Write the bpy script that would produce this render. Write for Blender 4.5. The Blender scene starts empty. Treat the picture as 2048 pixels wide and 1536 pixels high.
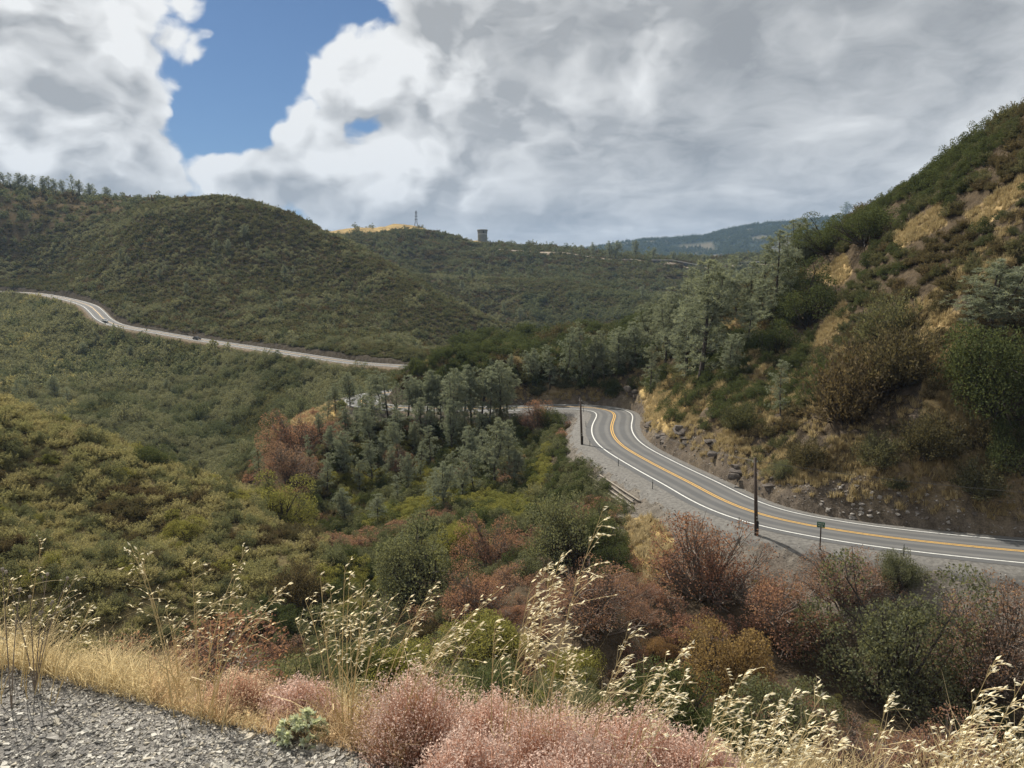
import bpy, math, random
import numpy as np
from mathutils import Vector, Matrix, Euler

R = math.radians
S = bpy.context.scene
COL = S.collection
rng = np.random.default_rng(7)
random.seed(7)

# ------------------------------------------------------------------ camera
EYE = 1.6
FPX = 1539.0                      # focal length in photo pixels (2048 wide)
PITCH = math.atan(168.0 / FPX)    # horizon at row 600
cam_d = bpy.data.cameras.new('camera')
cam_d.sensor_width = 36.0
cam_d.lens = 36.0 * FPX / 2048.0
cam_d.clip_start = 0.05
cam_d.clip_end = 60000
cam = bpy.data.objects.new('camera', cam_d)
COL.objects.link(cam)
cam.location = (0, 0, EYE)
cam.rotation_euler = (math.pi / 2 - PITCH, 0, 0)
S.camera = cam

# ------------------------------------------------------------------ light / exposure
SUN_AZ = R(-36)      # from +Y towards +X
SUN_EL = R(45)
SKY_GAIN = 8.2
S.view_settings.view_transform = 'Standard'
S.view_settings.look = 'None'
S.view_settings.exposure = 0.3
S.view_settings.gamma = 1.0
S.cycles.use_denoising = True
S.cycles.max_bounces = 4
S.cycles.diffuse_bounces = 2
S.cycles.glossy_bounces = 2
S.cycles.transmission_bounces = 3
S.cycles.volume_bounces = 0
S.cycles.transparent_max_bounces = 4
S.cycles.caustics_reflective = False
S.cycles.caustics_refractive = False

sd = Vector((math.sin(SUN_AZ) * math.cos(SUN_EL), math.cos(SUN_AZ) * math.cos(SUN_EL), math.sin(SUN_EL)))
sun_l = bpy.data.lights.new('sun', 'SUN')
sun_l.energy = 5.0
sun_l.angle = R(0.55)
sun_l.color = (1.0, 0.93, 0.82)
sun_o = bpy.data.objects.new('sun', sun_l)
COL.objects.link(sun_o)
sun_o.rotation_euler = sd.to_track_quat('Z', 'Y').to_euler()
sun_o.location = sd * 300


class NG:
    """small node-graph helper"""
    def __init__(s, nt):
        s.nt = nt
        nt.nodes.clear()

    def new(s, t, **kw):
        n = s.nt.nodes.new(t)
        for k, v in kw.items():
            setattr(n, k, v)
        return n

    def put(s, sock, v):
        if isinstance(v, bpy.types.NodeSocket):
            s.nt.links.new(v, sock)
        elif v is not None:
            sock.default_value = v

    def m(s, op, a, b=None, c=None, clamp=False):
        n = s.new('ShaderNodeMath', operation=op, use_clamp=clamp)
        s.put(n.inputs[0], a)
        s.put(n.inputs[1], b)
        s.put(n.inputs[2], c)
        return n.outputs[0]

    def vm(s, op, a, b=None):
        n = s.new('ShaderNodeVectorMath', operation=op)
        s.put(n.inputs[0], a)
        if op == 'SCALE':
            s.put(n.inputs['Scale'], b)
        else:
            s.put(n.inputs[1], b)
        return n.outputs[0]

    def sep(s, v):
        n = s.new('ShaderNodeSeparateXYZ')
        s.put(n.inputs[0], v)
        return n.outputs

    def comb(s, x, y, z):
        n = s.new('ShaderNodeCombineXYZ')
        for i, q in enumerate((x, y, z)):
            s.put(n.inputs[i], q)
        return n.outputs[0]

    def noise(s, vec, scale, detail=4, rough=0.5, dist=0.0, out='Fac', dim='3D'):
        n = s.new('ShaderNodeTexNoise', noise_dimensions=dim)
        s.put(n.inputs['Vector'], vec)
        n.inputs['Scale'].default_value = scale
        n.inputs['Detail'].default_value = detail
        n.inputs['Roughness'].default_value = rough
        n.inputs['Distortion'].default_value = dist
        return n.outputs[out]

    def sstep(s, v, a, b, lo=0.0, hi=1.0):
        n = s.new('ShaderNodeMapRange', interpolation_type='SMOOTHSTEP')
        s.put(n.inputs[0], v)
        n.inputs[1].default_value = a
        n.inputs[2].default_value = b
        n.inputs[3].default_value = lo
        n.inputs[4].default_value = hi
        return n.outputs[0]

    def mix(s, f, a, b, blend='MIX'):
        n = s.new('ShaderNodeMix', data_type='RGBA', blend_type=blend)
        s.put(n.inputs[0], f)
        for i, q in ((6, a), (7, b)):
            s.put(n.inputs[i], (*q, 1.0) if isinstance(q, (tuple, list)) and len(q) == 3 else q)
        return n.outputs[2]

    def ramp(s, f, stops):
        n = s.new('ShaderNodeValToRGB')
        s.put(n.inputs[0], f)
        e = n.color_ramp.elements
        while len(e) < len(stops):
            e.new(0.5)
        for i, (p, c) in enumerate(stops):
            e[i].position = p
            e[i].color = (*c, 1.0)
        return n.outputs[0]


def build_world():
    w = bpy.data.worlds.new('World')
    S.world = w
    w.use_nodes = True
    w.cycles.sampling_method = 'MANUAL'
    w.cycles.sample_map_resolution = 512
    g = NG(w.node_tree)
    sky = g.new('ShaderNodeTexSky', sky_type='NISHITA', sun_disc=False)
    sky.sun_elevation = SUN_EL
    sky.sun_rotation = SUN_AZ
    sky.altitude = 500
    sky.air_density = 1.0
    sky.dust_density = 0.3
    sky.ozone_density = 2.0
    tc = g.new('ShaderNodeTexCoord')
    d = tc.outputs['Generated']
    x, y, z = g.sep(d)
    el = g.m('ARCSINE', z)
    az = g.m('ARCTAN2', x, y)
    uv = g.comb(az, g.m('MULTIPLY', el, 1.30), 0.0)
    warp = g.vm('SCALE', g.vm('SUBTRACT', g.noise(uv, 6.0, 4, 0.55, out='Color', dim='2D'), (0.5, 0.5, 0.5)), 0.085)
    uvw = g.vm('ADD', uv, warp)
    off = (4.3, 2.9, 0.0)

    def puff(v, dt=6):
        """billows: inverted cell distance at two sizes over a soft noise"""
        vo = g.new('ShaderNodeTexVoronoi', feature='SMOOTH_F1', voronoi_dimensions='2D')
        g.put(vo.inputs['Vector'], v)
        vo.inputs['Scale'].default_value = 9.0
        vo.inputs['Detail'].default_value = 2.0
        vo.inputs['Roughness'].default_value = 0.55
        vo.inputs['Smoothness'].default_value = 0.45
        a = g.m('SUBTRACT', 1.0, vo.outputs['Distance'])
        b = g.noise(v, 5.0, dt, 0.56, dim='2D')
        return g.m('ADD', g.m('MULTIPLY', a, 0.42), g.m('MULTIPLY', b, 0.75))      # roughly 0.35 .. 0.95
    n1 = puff(g.vm('ADD', uvw, off))
    n1u = puff(g.vm('ADD', uvw, (4.3 - 0.012, 2.9 + 0.040, 0.0)))
    big = g.noise(g.vm('ADD', uv, (3.1, 1.7, 0.0)), 2.6, 3, 0.5, dim='2D')

    def gauss(a0, e0, ra, re):
        p = g.m('POWER', g.m('DIVIDE', g.m('SUBTRACT', az, a0), ra), 2.0)
        q = g.m('POWER', g.m('DIVIDE', g.m('SUBTRACT', el, e0), re), 2.0)
        return g.m('EXPONENT', g.m('MULTIPLY', g.m('ADD', p, q), -1.0))
    # blue window between the two cloud banks, opening upwards
    gap = g.m('ADD', gauss(-0.322, 0.262, 0.043, 0.085), g.m('ADD', gauss(-0.250, 0.400, 0.115, 0.052), gauss(-0.352, 0.205, 0.045, 0.032)))
    gap = g.m('MINIMUM', gap, 1.15)
    dn = g.m('ADD', g.m('SUBTRACT', n1, 0.38), g.m('ADD', g.m('MULTIPLY', g.m('SUBTRACT', big, 0.5), 0.35), g.m('ADD', g.sstep(az, -0.30, 0.02, 0.04, 0.36), g.sstep(az, -0.34, -0.46, 0.0, 0.20))))
    dn = g.m('SUBTRACT', dn, g.m('MULTIPLY', gap, 0.62))
    alpha = g.sstep(dn, -0.03, 0.085)
    thick = g.sstep(dn, 0.04, 0.40)
    lit = g.m('MULTIPLY', g.m('SUBTRACT', n1, n1u), 1.7)
    lay = g.vm('MULTIPLY', g.vm('ADD', uvw, (7.7, 0.62, 0.0)), (4.2, 9.0, 1.0))
    bases = g.sstep(g.noise(lay, 1.0, 5, 0.55, dim='2D'), 0.42, 0.66)
    val_c = g.m('ADD', g.m('SUBTRACT', 0.90, g.m('MULTIPLY', thick, 0.17)), lit)
    val_c = g.m('SUBTRACT', val_c, g.m('MULTIPLY', g.m('MULTIPLY', bases, thick), 0.38))
    n = g.new('ShaderNodeClamp')
    g.put(n.inputs[0], val_c)
    n.inputs[1].default_value = 0.42
    n.inputs[2].default_value = 0.95
    val_c = n.outputs[0]
    # stratus deck on a flat layer
    zz = g.m('ADD', g.m('MAXIMUM', z, 0.0), 0.17)
    pl = g.comb(g.m('DIVIDE', x, zz), g.m('DIVIDE', y, zz), 0.0)
    plw = g.vm('ADD', pl, g.vm('SCALE', g.vm('SUBTRACT', g.noise(pl, 1.6, 3, 0.5, out='Color', dim='2D'), (0.5, 0.5, 0.5)), 0.5))
    s1 = g.noise(g.vm('ADD', plw, (1.3, 8.0, 0.0)), 0.85, 5, 0.5, dim='2D')
    s2 = g.noise(g.vm('ADD', plw, (5.0, 2.0, 0.0)), 2.6, 8, 0.58, dim='2D')
    val_s = g.m('ADD', 0.60, g.m('ADD', g.m('MULTIPLY', g.m('SUBTRACT', s1, 0.5), 1.0), g.m('MULTIPLY', g.m('SUBTRACT', s2, 0.5), 0.80)))
    n = g.new('ShaderNodeClamp')
    g.put(n.inputs[0], val_s)
    n.inputs[1].default_value = 0.34
    n.inputs[2].default_value = 0.85
    val_s = n.outputs[0]
    wst = g.sstep(g.m('ADD', az, g.m('MULTIPLY', g.m('SUBTRACT', n1, 0.65), 0.9)), -0.24, 0.16)
    lowr = g.m('MULTIPLY', g.sstep(el, 0.15, 0.05), g.sstep(az, -0.35, -0.05))
    wst = g.m('MAXIMUM', wst, lowr)
    mixv = g.new('ShaderNodeMix', data_type='FLOAT')
    g.put(mixv.inputs[0], wst)
    g.put(mixv.inputs[2], val_c)
    g.put(mixv.inputs[3], val_s)
    val = mixv.outputs[0]
    tint = g.mix(g.sstep(val, 0.25, 0.7), (0.985, 1.0, 1.01), (1.0, 1.0, 0.985))
    ccol = g.vm('SCALE', tint, val)
    blue = g.vm('MULTIPLY', g.vm('SCALE', sky.outputs[0], 0.058), (0.74, 0.92, 1.12))
    fin = g.mix(alpha, blue, ccol)
    bg = g.new('ShaderNodeBackground')
    g.put(bg.inputs[0], g.vm('SCALE', fin, SKY_GAIN))
    bg.inputs[1].default_value = 0.1
    out = g.new('ShaderNodeOutputWorld')
    g.nt.links.new(bg.outputs[0], out.inputs[0])


build_world()

# ------------------------------------------------------------------ geometry helpers
cp, sp = math.cos(PITCH), math.sin(PITCH)


def pdir(px, py):
    """ray of a photo pixel: azimuth and tan(elevation)"""
    a = np.asarray(px, float) - 1024.0
    b = 768.0 - np.asarray(py, float)
    f = FPX * cp + b * sp
    u = -FPX * sp + b * cp
    h = np.hypot(a, f)
    return np.arctan2(a, f), u / h


def W(px, py, r):
    a, t = pdir(px, py)
    return np.array([r * math.sin(a), r * math.cos(a), EYE + r * t])


def project(x, y, z):
    zz = z - EYE
    f = y * cp - zz * sp
    u = y * sp + zz * cp
    f = np.where(np.abs(f) < 1e-6, 1e-6, f)
    return 1024 + FPX * x / f, 768 - FPX * u / f


def hash2(ix, iy, seed):
    h = (ix.astype(np.int64) * 374761393 + iy.astype(np.int64) * 668265263 + seed * 974634787) & 0x7fffffff
    h = ((h ^ (h >> 13)) * 1274126177) & 0x7fffffff
    h = h ^ (h >> 16)
    return (h & 0xffff) / 65535.0


def vnoise(x, y, seed=0):
    ix = np.floor(x); iy = np.floor(y)
    fx = x - ix; fy = y - iy
    fx = fx * fx * (3 - 2 * fx); fy = fy * fy * (3 - 2 * fy)
    a = hash2(ix, iy, seed); b = hash2(ix + 1, iy, seed)
    c = hash2(ix, iy + 1, seed); d = hash2(ix + 1, iy + 1, seed)
    return (a * (1 - fx) + b * fx) * (1 - fy) + (c * (1 - fx) + d * fx) * fy - 0.5


def fbm(x, y, oct=4, seed=0):
    s = 0; a = 1.0
    for i in range(oct):
        s = s + a * vnoise(x * 2 ** i + 17.3 * i, y * 2 ** i - 9.1 * i, seed + i)
        a *= 0.5
    return s


def inpoly(px, py, poly):
    ins = np.zeros(np.shape(px), bool)
    n = len(poly)
    for i in range(n):
        x1, y1 = poly[i]; x2, y2 = poly[(i + 1) % n]
        if y1 == y2:
            continue
        c = ((y1 > py) != (y2 > py)) & (px < (x2 - x1) * (py - y1) / (y2 - y1) + x1)
        ins ^= c
    return ins


def make_mesh(name, V, faces, mats=(), midx=None, var=None, smooth=False, col=None):
    """faces: list of int arrays (n,k)"""
    me = bpy.data.meshes.new(name)
    V = np.asarray(V, np.float32)
    faces = [np.asarray(f, np.int32) for f in faces if len(f)]
    me.vertices.add(len(V))
    me.vertices.foreach_set('co', V.ravel())
    nl = sum(f.size for f in faces); nf = sum(len(f) for f in faces)
    me.loops.add(nl)
    me.loops.foreach_set('vertex_index', np.concatenate([f.ravel() for f in faces]))
    me.polygons.add(nf)
    tot = np.concatenate([np.full(len(f), f.shape[1], np.int32) for f in faces])
    st = np.concatenate([[0], np.cumsum(tot)[:-1]]).astype(np.int32)
    me.polygons.foreach_set('loop_start', st)
    for m in mats:
        me.materials.append(m)
    if midx is not None:
        me.polygons.foreach_set('material_index', np.asarray(midx, np.int32))
    me.polygons.foreach_set('use_smooth', np.full(nf, smooth))
    if var is not None:
        a = me.attributes.new('var', 'FLOAT', 'POINT')
        a.data.foreach_set('value', np.asarray(var, np.float32))
    if col is not None:
        a = me.attributes.new('base', 'FLOAT_COLOR', 'POINT')
        c4 = np.ones((len(V), 4), np.float32); c4[:, :3] = col
        a.data.foreach_set('color', c4.ravel())
    me.update(calc_edges=True)
    return me


def obj(name, me, parent=None, label=None, cat=None, group=None, kind=None, loc=None):
    o = bpy.data.objects.new(name, me)
    COL.objects.link(o)
    if parent is not None:
        o.parent = parent
    if loc is not None:
        o.location = loc
    if label: o['label'] = label
    if cat: o['category'] = cat
    if group: o['group'] = group
    if kind: o['kind'] = kind
    return o


class MB:
    """collects simple solids into one mesh"""
    def __init__(s):
        s.V = []; s.F4 = []; s.F3 = []; s.n = 0

    def add(s, V, F):
        V = np.asarray(V, float)
        for f in F:
            f = [i + s.n for i in f]
            if len(f) == 4: s.F4.append(f)
            elif len(f) == 3: s.F3.append(f)
            else:
                for k in range(1, len(f) - 1):
                    s.F3.append([f[0], f[k], f[k + 1]])
        s.V.append(V); s.n += len(V)
        return s

    def box(s, c, h, rot=None, taper=1.0):
        v = np.array([[x, y, z] for z in (-1, 1) for y in (-1, 1) for x in (-1, 1)], float)
        v[4:, :2] *= taper
        v = v * np.asarray(h, float)
        if rot is not None:
            v = v @ np.array(rot).T
        return s.add(v + np.asarray(c, float), [(0, 2, 3, 1), (4, 5, 7, 6), (0, 1, 5, 4), (2, 6, 7, 3), (0, 4, 6, 2), (1, 3, 7, 5)])

    def tube(s, pts, rad, k=6, caps=True):
        pts = np.asarray(pts, float)
        rad = np.broadcast_to(np.asarray(rad, float), (len(pts),))
        rings = []
        for i in range(len(pts)):
            t = pts[min(i + 1, len(pts) - 1)] - pts[max(i - 1, 0)]
            t = t / (np.linalg.norm(t) + 1e-9)
            up = np.array([0, 0, 1.0]) if abs(t[2]) < 0.9 else np.array([1.0, 0, 0])
            a = np.cross(t, up); a /= np.linalg.norm(a)
            b = np.cross(t, a)
            th = np.linspace(0, 2 * math.pi, k, endpoint=False)
            rings.append(pts[i] + rad[i] * (np.cos(th)[:, None] * a + np.sin(th)[:, None] * b))
        F = []
        for i in range(len(pts) - 1):
            for j in range(k):
                F.append((i * k + j, i * k + (j + 1) % k, (i + 1) * k + (j + 1) % k, (i + 1) * k + j))
        if caps:
            F.append(tuple(range(k - 1, -1, -1)))
            F.append(tuple(range((len(pts) - 1) * k, len(pts) * k)))
        return s.add(np.concatenate(rings), F)

    def lathe(s, prof, k=24, c=(0, 0, 0), cap=True):
        th = np.linspace(0, 2 * math.pi, k, endpoint=False)
        V = np.concatenate([np.c_[r * np.cos(th), r * np.sin(th), np.full(k, z)] for r, z in prof]) + np.asarray(c)
        F = []
        for i in range(len(prof) - 1):
            for j in range(k):
                F.append((i * k + j, i * k + (j + 1) % k, (i + 1) * k + (j + 1) % k, (i + 1) * k + j))
        if cap:
            F.append(tuple(range(k - 1, -1, -1)))
            F.append(tuple(range((len(prof) - 1) * k, len(prof) * k)))
        return s.add(V, F)

    def mesh(s, name, mat, smooth=False):
        return make_mesh(name, np.concatenate(s.V), [s.F4, s.F3], [mat], smooth=smooth)


# ------------------------------------------------------------------ materials
def mat_new(name):
    m = bpy.data.materials.new(name)
    m.use_nodes = True
    return m, NG(m.node_tree)


def simple_mat(name, col, rough=0.7, nscale=8.0, amt=0.25, bump=0.0, metal=0.0, col2=None, coord='Object'):
    m, g = mat_new(name)
    tc = g.new('ShaderNodeTexCoord')
    nz = g.noise(tc.outputs[coord], nscale, 5, 0.6)
    c2 = col2 or tuple(c * (1 - amt) for c in col)
    c1 = col if col2 else tuple(min(1, c * (1 + amt)) for c in col)
    colr = g.mix(g.sstep(nz, 0.3, 0.7), c1, c2)
    b = g.new('ShaderNodeBsdfPrincipled')
    g.put(b.inputs['Base Color'], colr)
    b.inputs['Roughness'].default_value = rough
    b.inputs['Metallic'].default_value = metal
    if bump:
        bp = g.new('ShaderNodeBump')
        bp.inputs['Strength'].default_value = bump
        g.put(bp.inputs['Height'], nz)
        g.put(b.inputs['Normal'], bp.outputs[0])
    o = g.new('ShaderNodeOutputMaterial')
    g.nt.links.new(b.outputs[0], o.inputs[0])
    return m


def leaf_mat(name, stops, transl=0.3, patch=0.03, rnd=0.55, tint=(1.15, 1.08, 0.72)):
    transl = min(.5, transl + .15)
    """foliage: colour varies from plant to plant, in patches, and from leaf to leaf"""
    m, g = mat_new(name)
    oi = g.new('ShaderNodeObjectInfo')
    nz = g.noise(oi.outputs['Location'], patch, 2, 0.5)
    nz = g.sstep(nz, 0.25, 0.75)
    f = g.m('ADD', g.m('MULTIPLY', oi.outputs['Random'], rnd), g.m('MULTIPLY', nz, 1 - rnd))
    c = g.ramp(f, [(i / (len(stops) - 1), s) for i, s in enumerate(stops)])
    at = g.new('ShaderNodeAttribute', attribute_name='var')
    c = g.vm('SCALE', c, g.m('MULTIPLY', at.outputs['Fac'], 1.2))
    d = g.new('ShaderNodeBsdfDiffuse')
    t = g.new('ShaderNodeBsdfTranslucent')
    g.put(d.inputs[0], c)
    g.put(t.inputs[0], g.vm('MULTIPLY', c, tint))
    mx = g.new('ShaderNodeMixShader')
    mx.inputs[0].default_value = transl
    g.nt.links.new(d.outputs[0], mx.inputs[1])
    g.nt.links.new(t.outputs[0], mx.inputs[2])
    o = g.new('ShaderNodeOutputMaterial')
    g.nt.links.new(mx.outputs[0], o.inputs[0])
    return m


M = {}
M['chap'] = leaf_mat('chaparral_leaf', [(.055, .060, .036), (.100, .104, .060), (.150, .148, .090), (.085, .098, .058), (.160, .142, .092)], .25, rnd=.75)
M['brown'] = leaf_mat('brown_brush_leaf', [(.080, .066, .044), (.120, .096, .062), (.095, .088, .054), (.155, .122, .080)], .25)
M['oak'] = leaf_mat('oak_leaf', [(.055, .072, .036), (.090, .108, .050), (.068, .084, .042), (.120, .136, .062)], .25)
M['olive'] = leaf_mat('olive_leaf', [(.130, .142, .085), (.158, .168, .100), (.135, .146, .092), (.175, .178, .105)], .3)
M['lime'] = leaf_mat('lime_leaf', [(.19, .195, .065), (.23, .225, .08), (.17, .185, .07)], .4)
M['red'] = leaf_mat('red_leaf', [(.255, .145, .112), (.305, .178, .135), (.245, .165, .132), (.330, .205, .150)], .35)
M['rust'] = leaf_mat('rust_leaf', [(.255, .165, .090), (.240, .172, .092), (.225, .180, .098), (.285, .180, .098)], .35)
M['spur'] = leaf_mat('spur_brush_leaf', [(.215, .205, .120), (.300, .275, .165), (.235, .235, .135), (.270, .235, .150)], .3)
M['pine'] = leaf_mat('pine_needle', [(.190, .220, .175), (.230, .258, .208), (.205, .228, .178), (.250, .275, .222)], .25)
M['fargreen'] = leaf_mat('far_bush_leaf', [(.060, .076, .048), (.115, .132, .084), (.155, .168, .108), (.085, .104, .068)], .25)
M['farpale'] = leaf_mat('pale_bush_leaf', [(.165, .175, .118), (.195, .200, .135), (.180, .182, .118)], .25)
M['straw'] = leaf_mat('straw', [(.40, .325, .19), (.45, .37, .23), (.35, .28, .155)], .25, tint=(1, 1, .9))
M['strawbank'] = leaf_mat('bank_straw', [(.38, .305, .17), (.46, .375, .22), (.31, .245, .135), (.50, .415, .25)], .25, tint=(1, 1, .9))
M['oatstem'] = simple_mat('oat_stem', (.60, .47, .24), .6, 30, .15)
M['oatseed'] = leaf_mat('oat_seed', [(.82, .78, .65), (.85, .82, .71), (.78, .73, .58)], .5, tint=(1.1, 1.08, 1.0))
M['pink'] = leaf_mat('pink_buckwheat', [(.56, .425, .365), (.62, .485, .42), (.53, .41, .345)], .4, tint=(1, 1, .97))
M['pinkstem'] = leaf_mat('buckwheat_stem', [(.45, .275, .205), (.49, .30, .225), (.42, .26, .195)], .3, tint=(1, 1, .97))
M['sage'] = leaf_mat('sage_leaf', [(.52, .57, .46), (.58, .63, .52)], .3)
M['bark'] = simple_mat('bark', (.060, .048, .040), .9, 12, .4)
M['twig'] = simple_mat('twig', (.20, .165, .135), .9, 12, .35)
M['asphalt'] = None


# ------------------------------------------------------------------ road centre line
RZ = -22.7
near_px = [(2900, 1172), (2500, 1140), (2250, 1120), (2048, 1103), (1900, 1089), (1750, 1072), (1640, 1055), (1560, 1040), (1500, 1023), (1440, 998),
           (1385, 968), (1335, 943), (1290, 919), (1255, 899), (1234, 882), (1224, 864), (1224, 848), (1229, 835), (1227, 825),
           (1208, 818), (1170, 814), (1120, 813), (1060, 815), (1000, 817), (930, 817), (870, 817), (815, 816)]
ctr = []
for (a_, b_) in near_px:
    az_, t_ = pdir(a_, b_)
    r_ = RZ / t_
    ctr.append((r_ * math.sin(az_), r_ * math.cos(az_), RZ))
last = ctr[-1]
ctr += [(last[0] - 8, last[1] + 3.5, RZ), (last[0] - 12.5, last[1] + 12, RZ + .1), (last[0] - 10, last[1] + 22, RZ + .3), (last[0] - 1, last[1] + 32, RZ + .5),
        (-19, 207, RZ + .6), (-17, 224, RZ + .7), (-23, 242, RZ + .7), (-36, 257, RZ + .7)]
for (a_, b_, r_) in [(720, 726, 276), (645, 716, 292), (520, 697, 332), (400, 679, 380), (300, 662, 412), (235, 650, 436), (208, 638, 452), (194, 624, 468), (175, 610, 490),
                     (130, 597, 535), (75, 587, 590), (10, 583, 630), (-120, 580, 660), (-400, 580, 700)]:
    p = W(a_, b_, r_)
    ctr.append((p[0], p[1], p[2] - EYE))
ctr = np.array(ctr)


def catmull(P, step=1.0):
    out = []
    for i in range(len(P) - 1):
        p0 = P[max(i - 1, 0)]; p1 = P[i]; p2 = P[i + 1]; p3 = P[min(i + 2, len(P) - 1)]
        n = max(2, int(np.linalg.norm(p2 - p1) / step))
        t = np.linspace(0, 1, n, endpoint=False)[:, None]
        out.append(0.5 * ((2 * p1) + (-p0 + p2) * t + (2 * p0 - 5 * p1 + 4 * p2 - p3) * t ** 2 + (-p0 + 3 * p1 - 3 * p2 + p3) * t ** 3))
    return np.concatenate(out + [P[-1:]])


def resample(P, step):
    d = np.concatenate([[0], np.cumsum(np.linalg.norm(np.diff(P[:, :2], axis=0), axis=1))])
    s = np.arange(0, d[-1], step)
    return np.c_[[np.interp(s, d, P[:, k]) for k in range(P.shape[1])]].T


def smooth_line(P, n):
    for _ in range(n):
        Q = P.copy()
        Q[1:-1] = 0.25 * P[:-2] + 0.5 * P[1:-1] + 0.25 * P[2:]
        P = Q
    return P


road = smooth_line(resample(catmull(ctr, 0.5), 1.0), 14)
road[:, 2] += EYE
rt = np.gradient(road[:, :2], axis=0)
rt /= np.linalg.norm(rt, axis=1)[:, None]
rn = np.c_[rt[:, 1], -rt[:, 0]]        # to the right of travel: the hill side


def road_near(x, y):
    """distance, signed side (+ = hill) and road height for points"""
    x = np.asarray(x, float).ravel(); y = np.asarray(y, float).ravel()
    best = np.full(len(x), 1e9); bi = np.zeros(len(x), int)
    for c in range(0, len(x), 20000):
        xs = x[c:c + 20000, None]; ys = y[c:c + 20000, None]
        cs = road[::12]
        k = np.argmin((xs - cs[None, :, 0]) ** 2 + (ys - cs[None, :, 1]) ** 2, axis=1) * 12
        off = np.arange(-12, 13)
        idx = np.clip(k[:, None] + off[None, :], 0, len(road) - 1)
        dd = (xs - road[idx, 0]) ** 2 + (ys - road[idx, 1]) ** 2
        j = np.argmin(dd, axis=1)
        bi[c:c + 20000] = idx[np.arange(len(j)), j]
    dx = x - road[bi, 0]; dy = y - road[bi, 1]
    s = dx * rn[bi, 0] + dy * rn[bi, 1]
    dist = np.hypot(dx, dy)
    return dist, np.where(s >= 0, 1, -1), road[bi, 2], bi


# ------------------------------------------------------------------ terrain height
CP = []          # azimuth, ln r, tan elevation


def cpt(px, py, r, veg=0.0):
    a, t = pdir(px, py)
    CP.append((float(a), math.log(r), float(t) - veg / r))


def cz(px, r, z):      # z relative to the eye
    a, _ = pdir(px, 600)
    CP.append((float(a), math.log(r), z / r))


PXS = [-900, -500, -250, 0, 200, 400, 600, 800, 1024, 1200, 1400, 1600, 1800, 2048, 2300, 2600, 3000]
gul_px = [-900, -300, 0, 300, 600, 800, 1024, 1300, 1600, 2048, 2400, 3000]
gul_r = [72, 70, 66, 66, 62, 54, 48, 46, 48, 51, 52, 54]
gul_z = [-37, -37, -36, -34, -32, -30, -28.5, -28, -29, -30.5, -31, -31]
for p_ in PXS:
    gr, gzv = np.interp(p_, gul_px, gul_r), np.interp(p_, gul_px, gul_z)
    cz(p_, gr, gzv)
    for f_ in (0.2, 0.4, 0.6, 0.8):
        r_ = 3 + (gr - 3) * f_
        cz(p_, r_, -1.6 + (gzv + 1.6) * f_)


def line(pts, veg=0.0):
    for i in range(len(pts) - 1):
        p, q = np.array(pts[i], float), np.array(pts[i + 1], float)
        n = max(1, int(abs(q[0] - p[0]) / 90))
        for k in range(n):
            cpt(*(p + (q - p) * k / n), veg=veg)
    cpt(*pts[-1], veg=veg)


# brushy spur across the gully
line([(-900, 640, 190), (-300, 705, 152), (0, 788, 135), (200, 852, 128), (400, 932, 118), (500, 978, 112), (620, 1045, 100)], 1.5)
line([(-300, 960, 105), (0, 990, 105), (200, 1035, 98), (400, 1085, 90)], 1.5)
line([(-300, 1090, 88), (0, 1110, 88), (300, 1130, 82)], 1.5)
# gully running out behind the spur
for a_ in [(700, 82, -32.5), (590, 112, -37), (520, 148, -43), (300, 178, -48), (0, 205, -50), (-300, 215, -48), (-900, 260, -40), (400, 150, -45), (200, 165, -47), (0, 172, -48)]:
    cz(*a_)
# knoll, slope below the road
for a_ in [(600, 822, 166, .3), (640, 815, 172, .5), (585, 852, 158, 1), (540, 960, 140, 2), (700, 930, 140, 3), (850, 900, 140, 3), (800, 1000, 115, 3), (900, 1050, 90, 3.5),
           (1000, 980, 105, 3), (1100, 920, 121, 2.5), (1050, 1100, 70, 3), (1180, 1050, 78, 2.5), (1200, 1150, 58, 2.5), (800, 850, 152, 1), (950, 850, 152, 1), (700, 850, 154, 1)]:
    cpt(*a_)
# steep hillside above the near road and its crest, running down behind the bend
line([(3000, -300, 110), (2600, -60, 118), (2300, 75, 124), (2048, 212, 132), (1950, 275, 138), (1870, 332, 146), (1780, 385, 155), (1700, 432, 165), (1600, 500, 178), (1450, 580, 190),
      (1270, 634, 205), (1150, 660, 216), (1050, 677, 226), (960, 697, 236), (870, 722, 246), (820, 738, 250)], 2.0)
for a_ in [(1850, 700, 100, 1), (2048, 650, 97, 1), (2300, 600, 95, 1), (2600, 560, 92, 1), (1700, 760, 108, 1), (1500, 730, 126, 1), (1400, 720, 150, 1), (1600, 650, 140, 1), (1800, 520, 125, 1), (1950, 420, 120, 1),
           (1330, 720, 168, 1), (1290, 745, 172, 1), (1150, 760, 190, 3), (1000, 770, 200, 3), (900, 780, 210, 3)]:
    cpt(*a_)
for a_ in [(2600, 190, 30), (2048, 190, 18), (1800, 215, 2), (1600, 245, -15), (1400, 260, -25), (1270, 275, -32), (1050, 320, -36), (900, 340, -33), (1050, 400, -38), (1270, 400, -40), (1600, 400, -40), (2048, 400, -20), (2600, 400, 0)]:
    cz(*a_)
# valley side below the far road
for a_ in [(-300, 600, 560, 2), (0, 625, 555, 2), (0, 700, 400, 2.5), (0, 770, 330, 3), (-300, 720, 380, 2), (200, 700, 400, 2.5), (200, 780, 320, 3), (400, 740, 330, 2.5), (400, 820, 270, 3), (300, 880, 222, 3),
           (500, 850, 238, 3), (500, 900, 206, 3), (600, 770, 265, 2), (650, 820, 225, 2), (100, 850, 250, 3), (560, 800, 250, 2)]:
    cpt(*a_)
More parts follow.
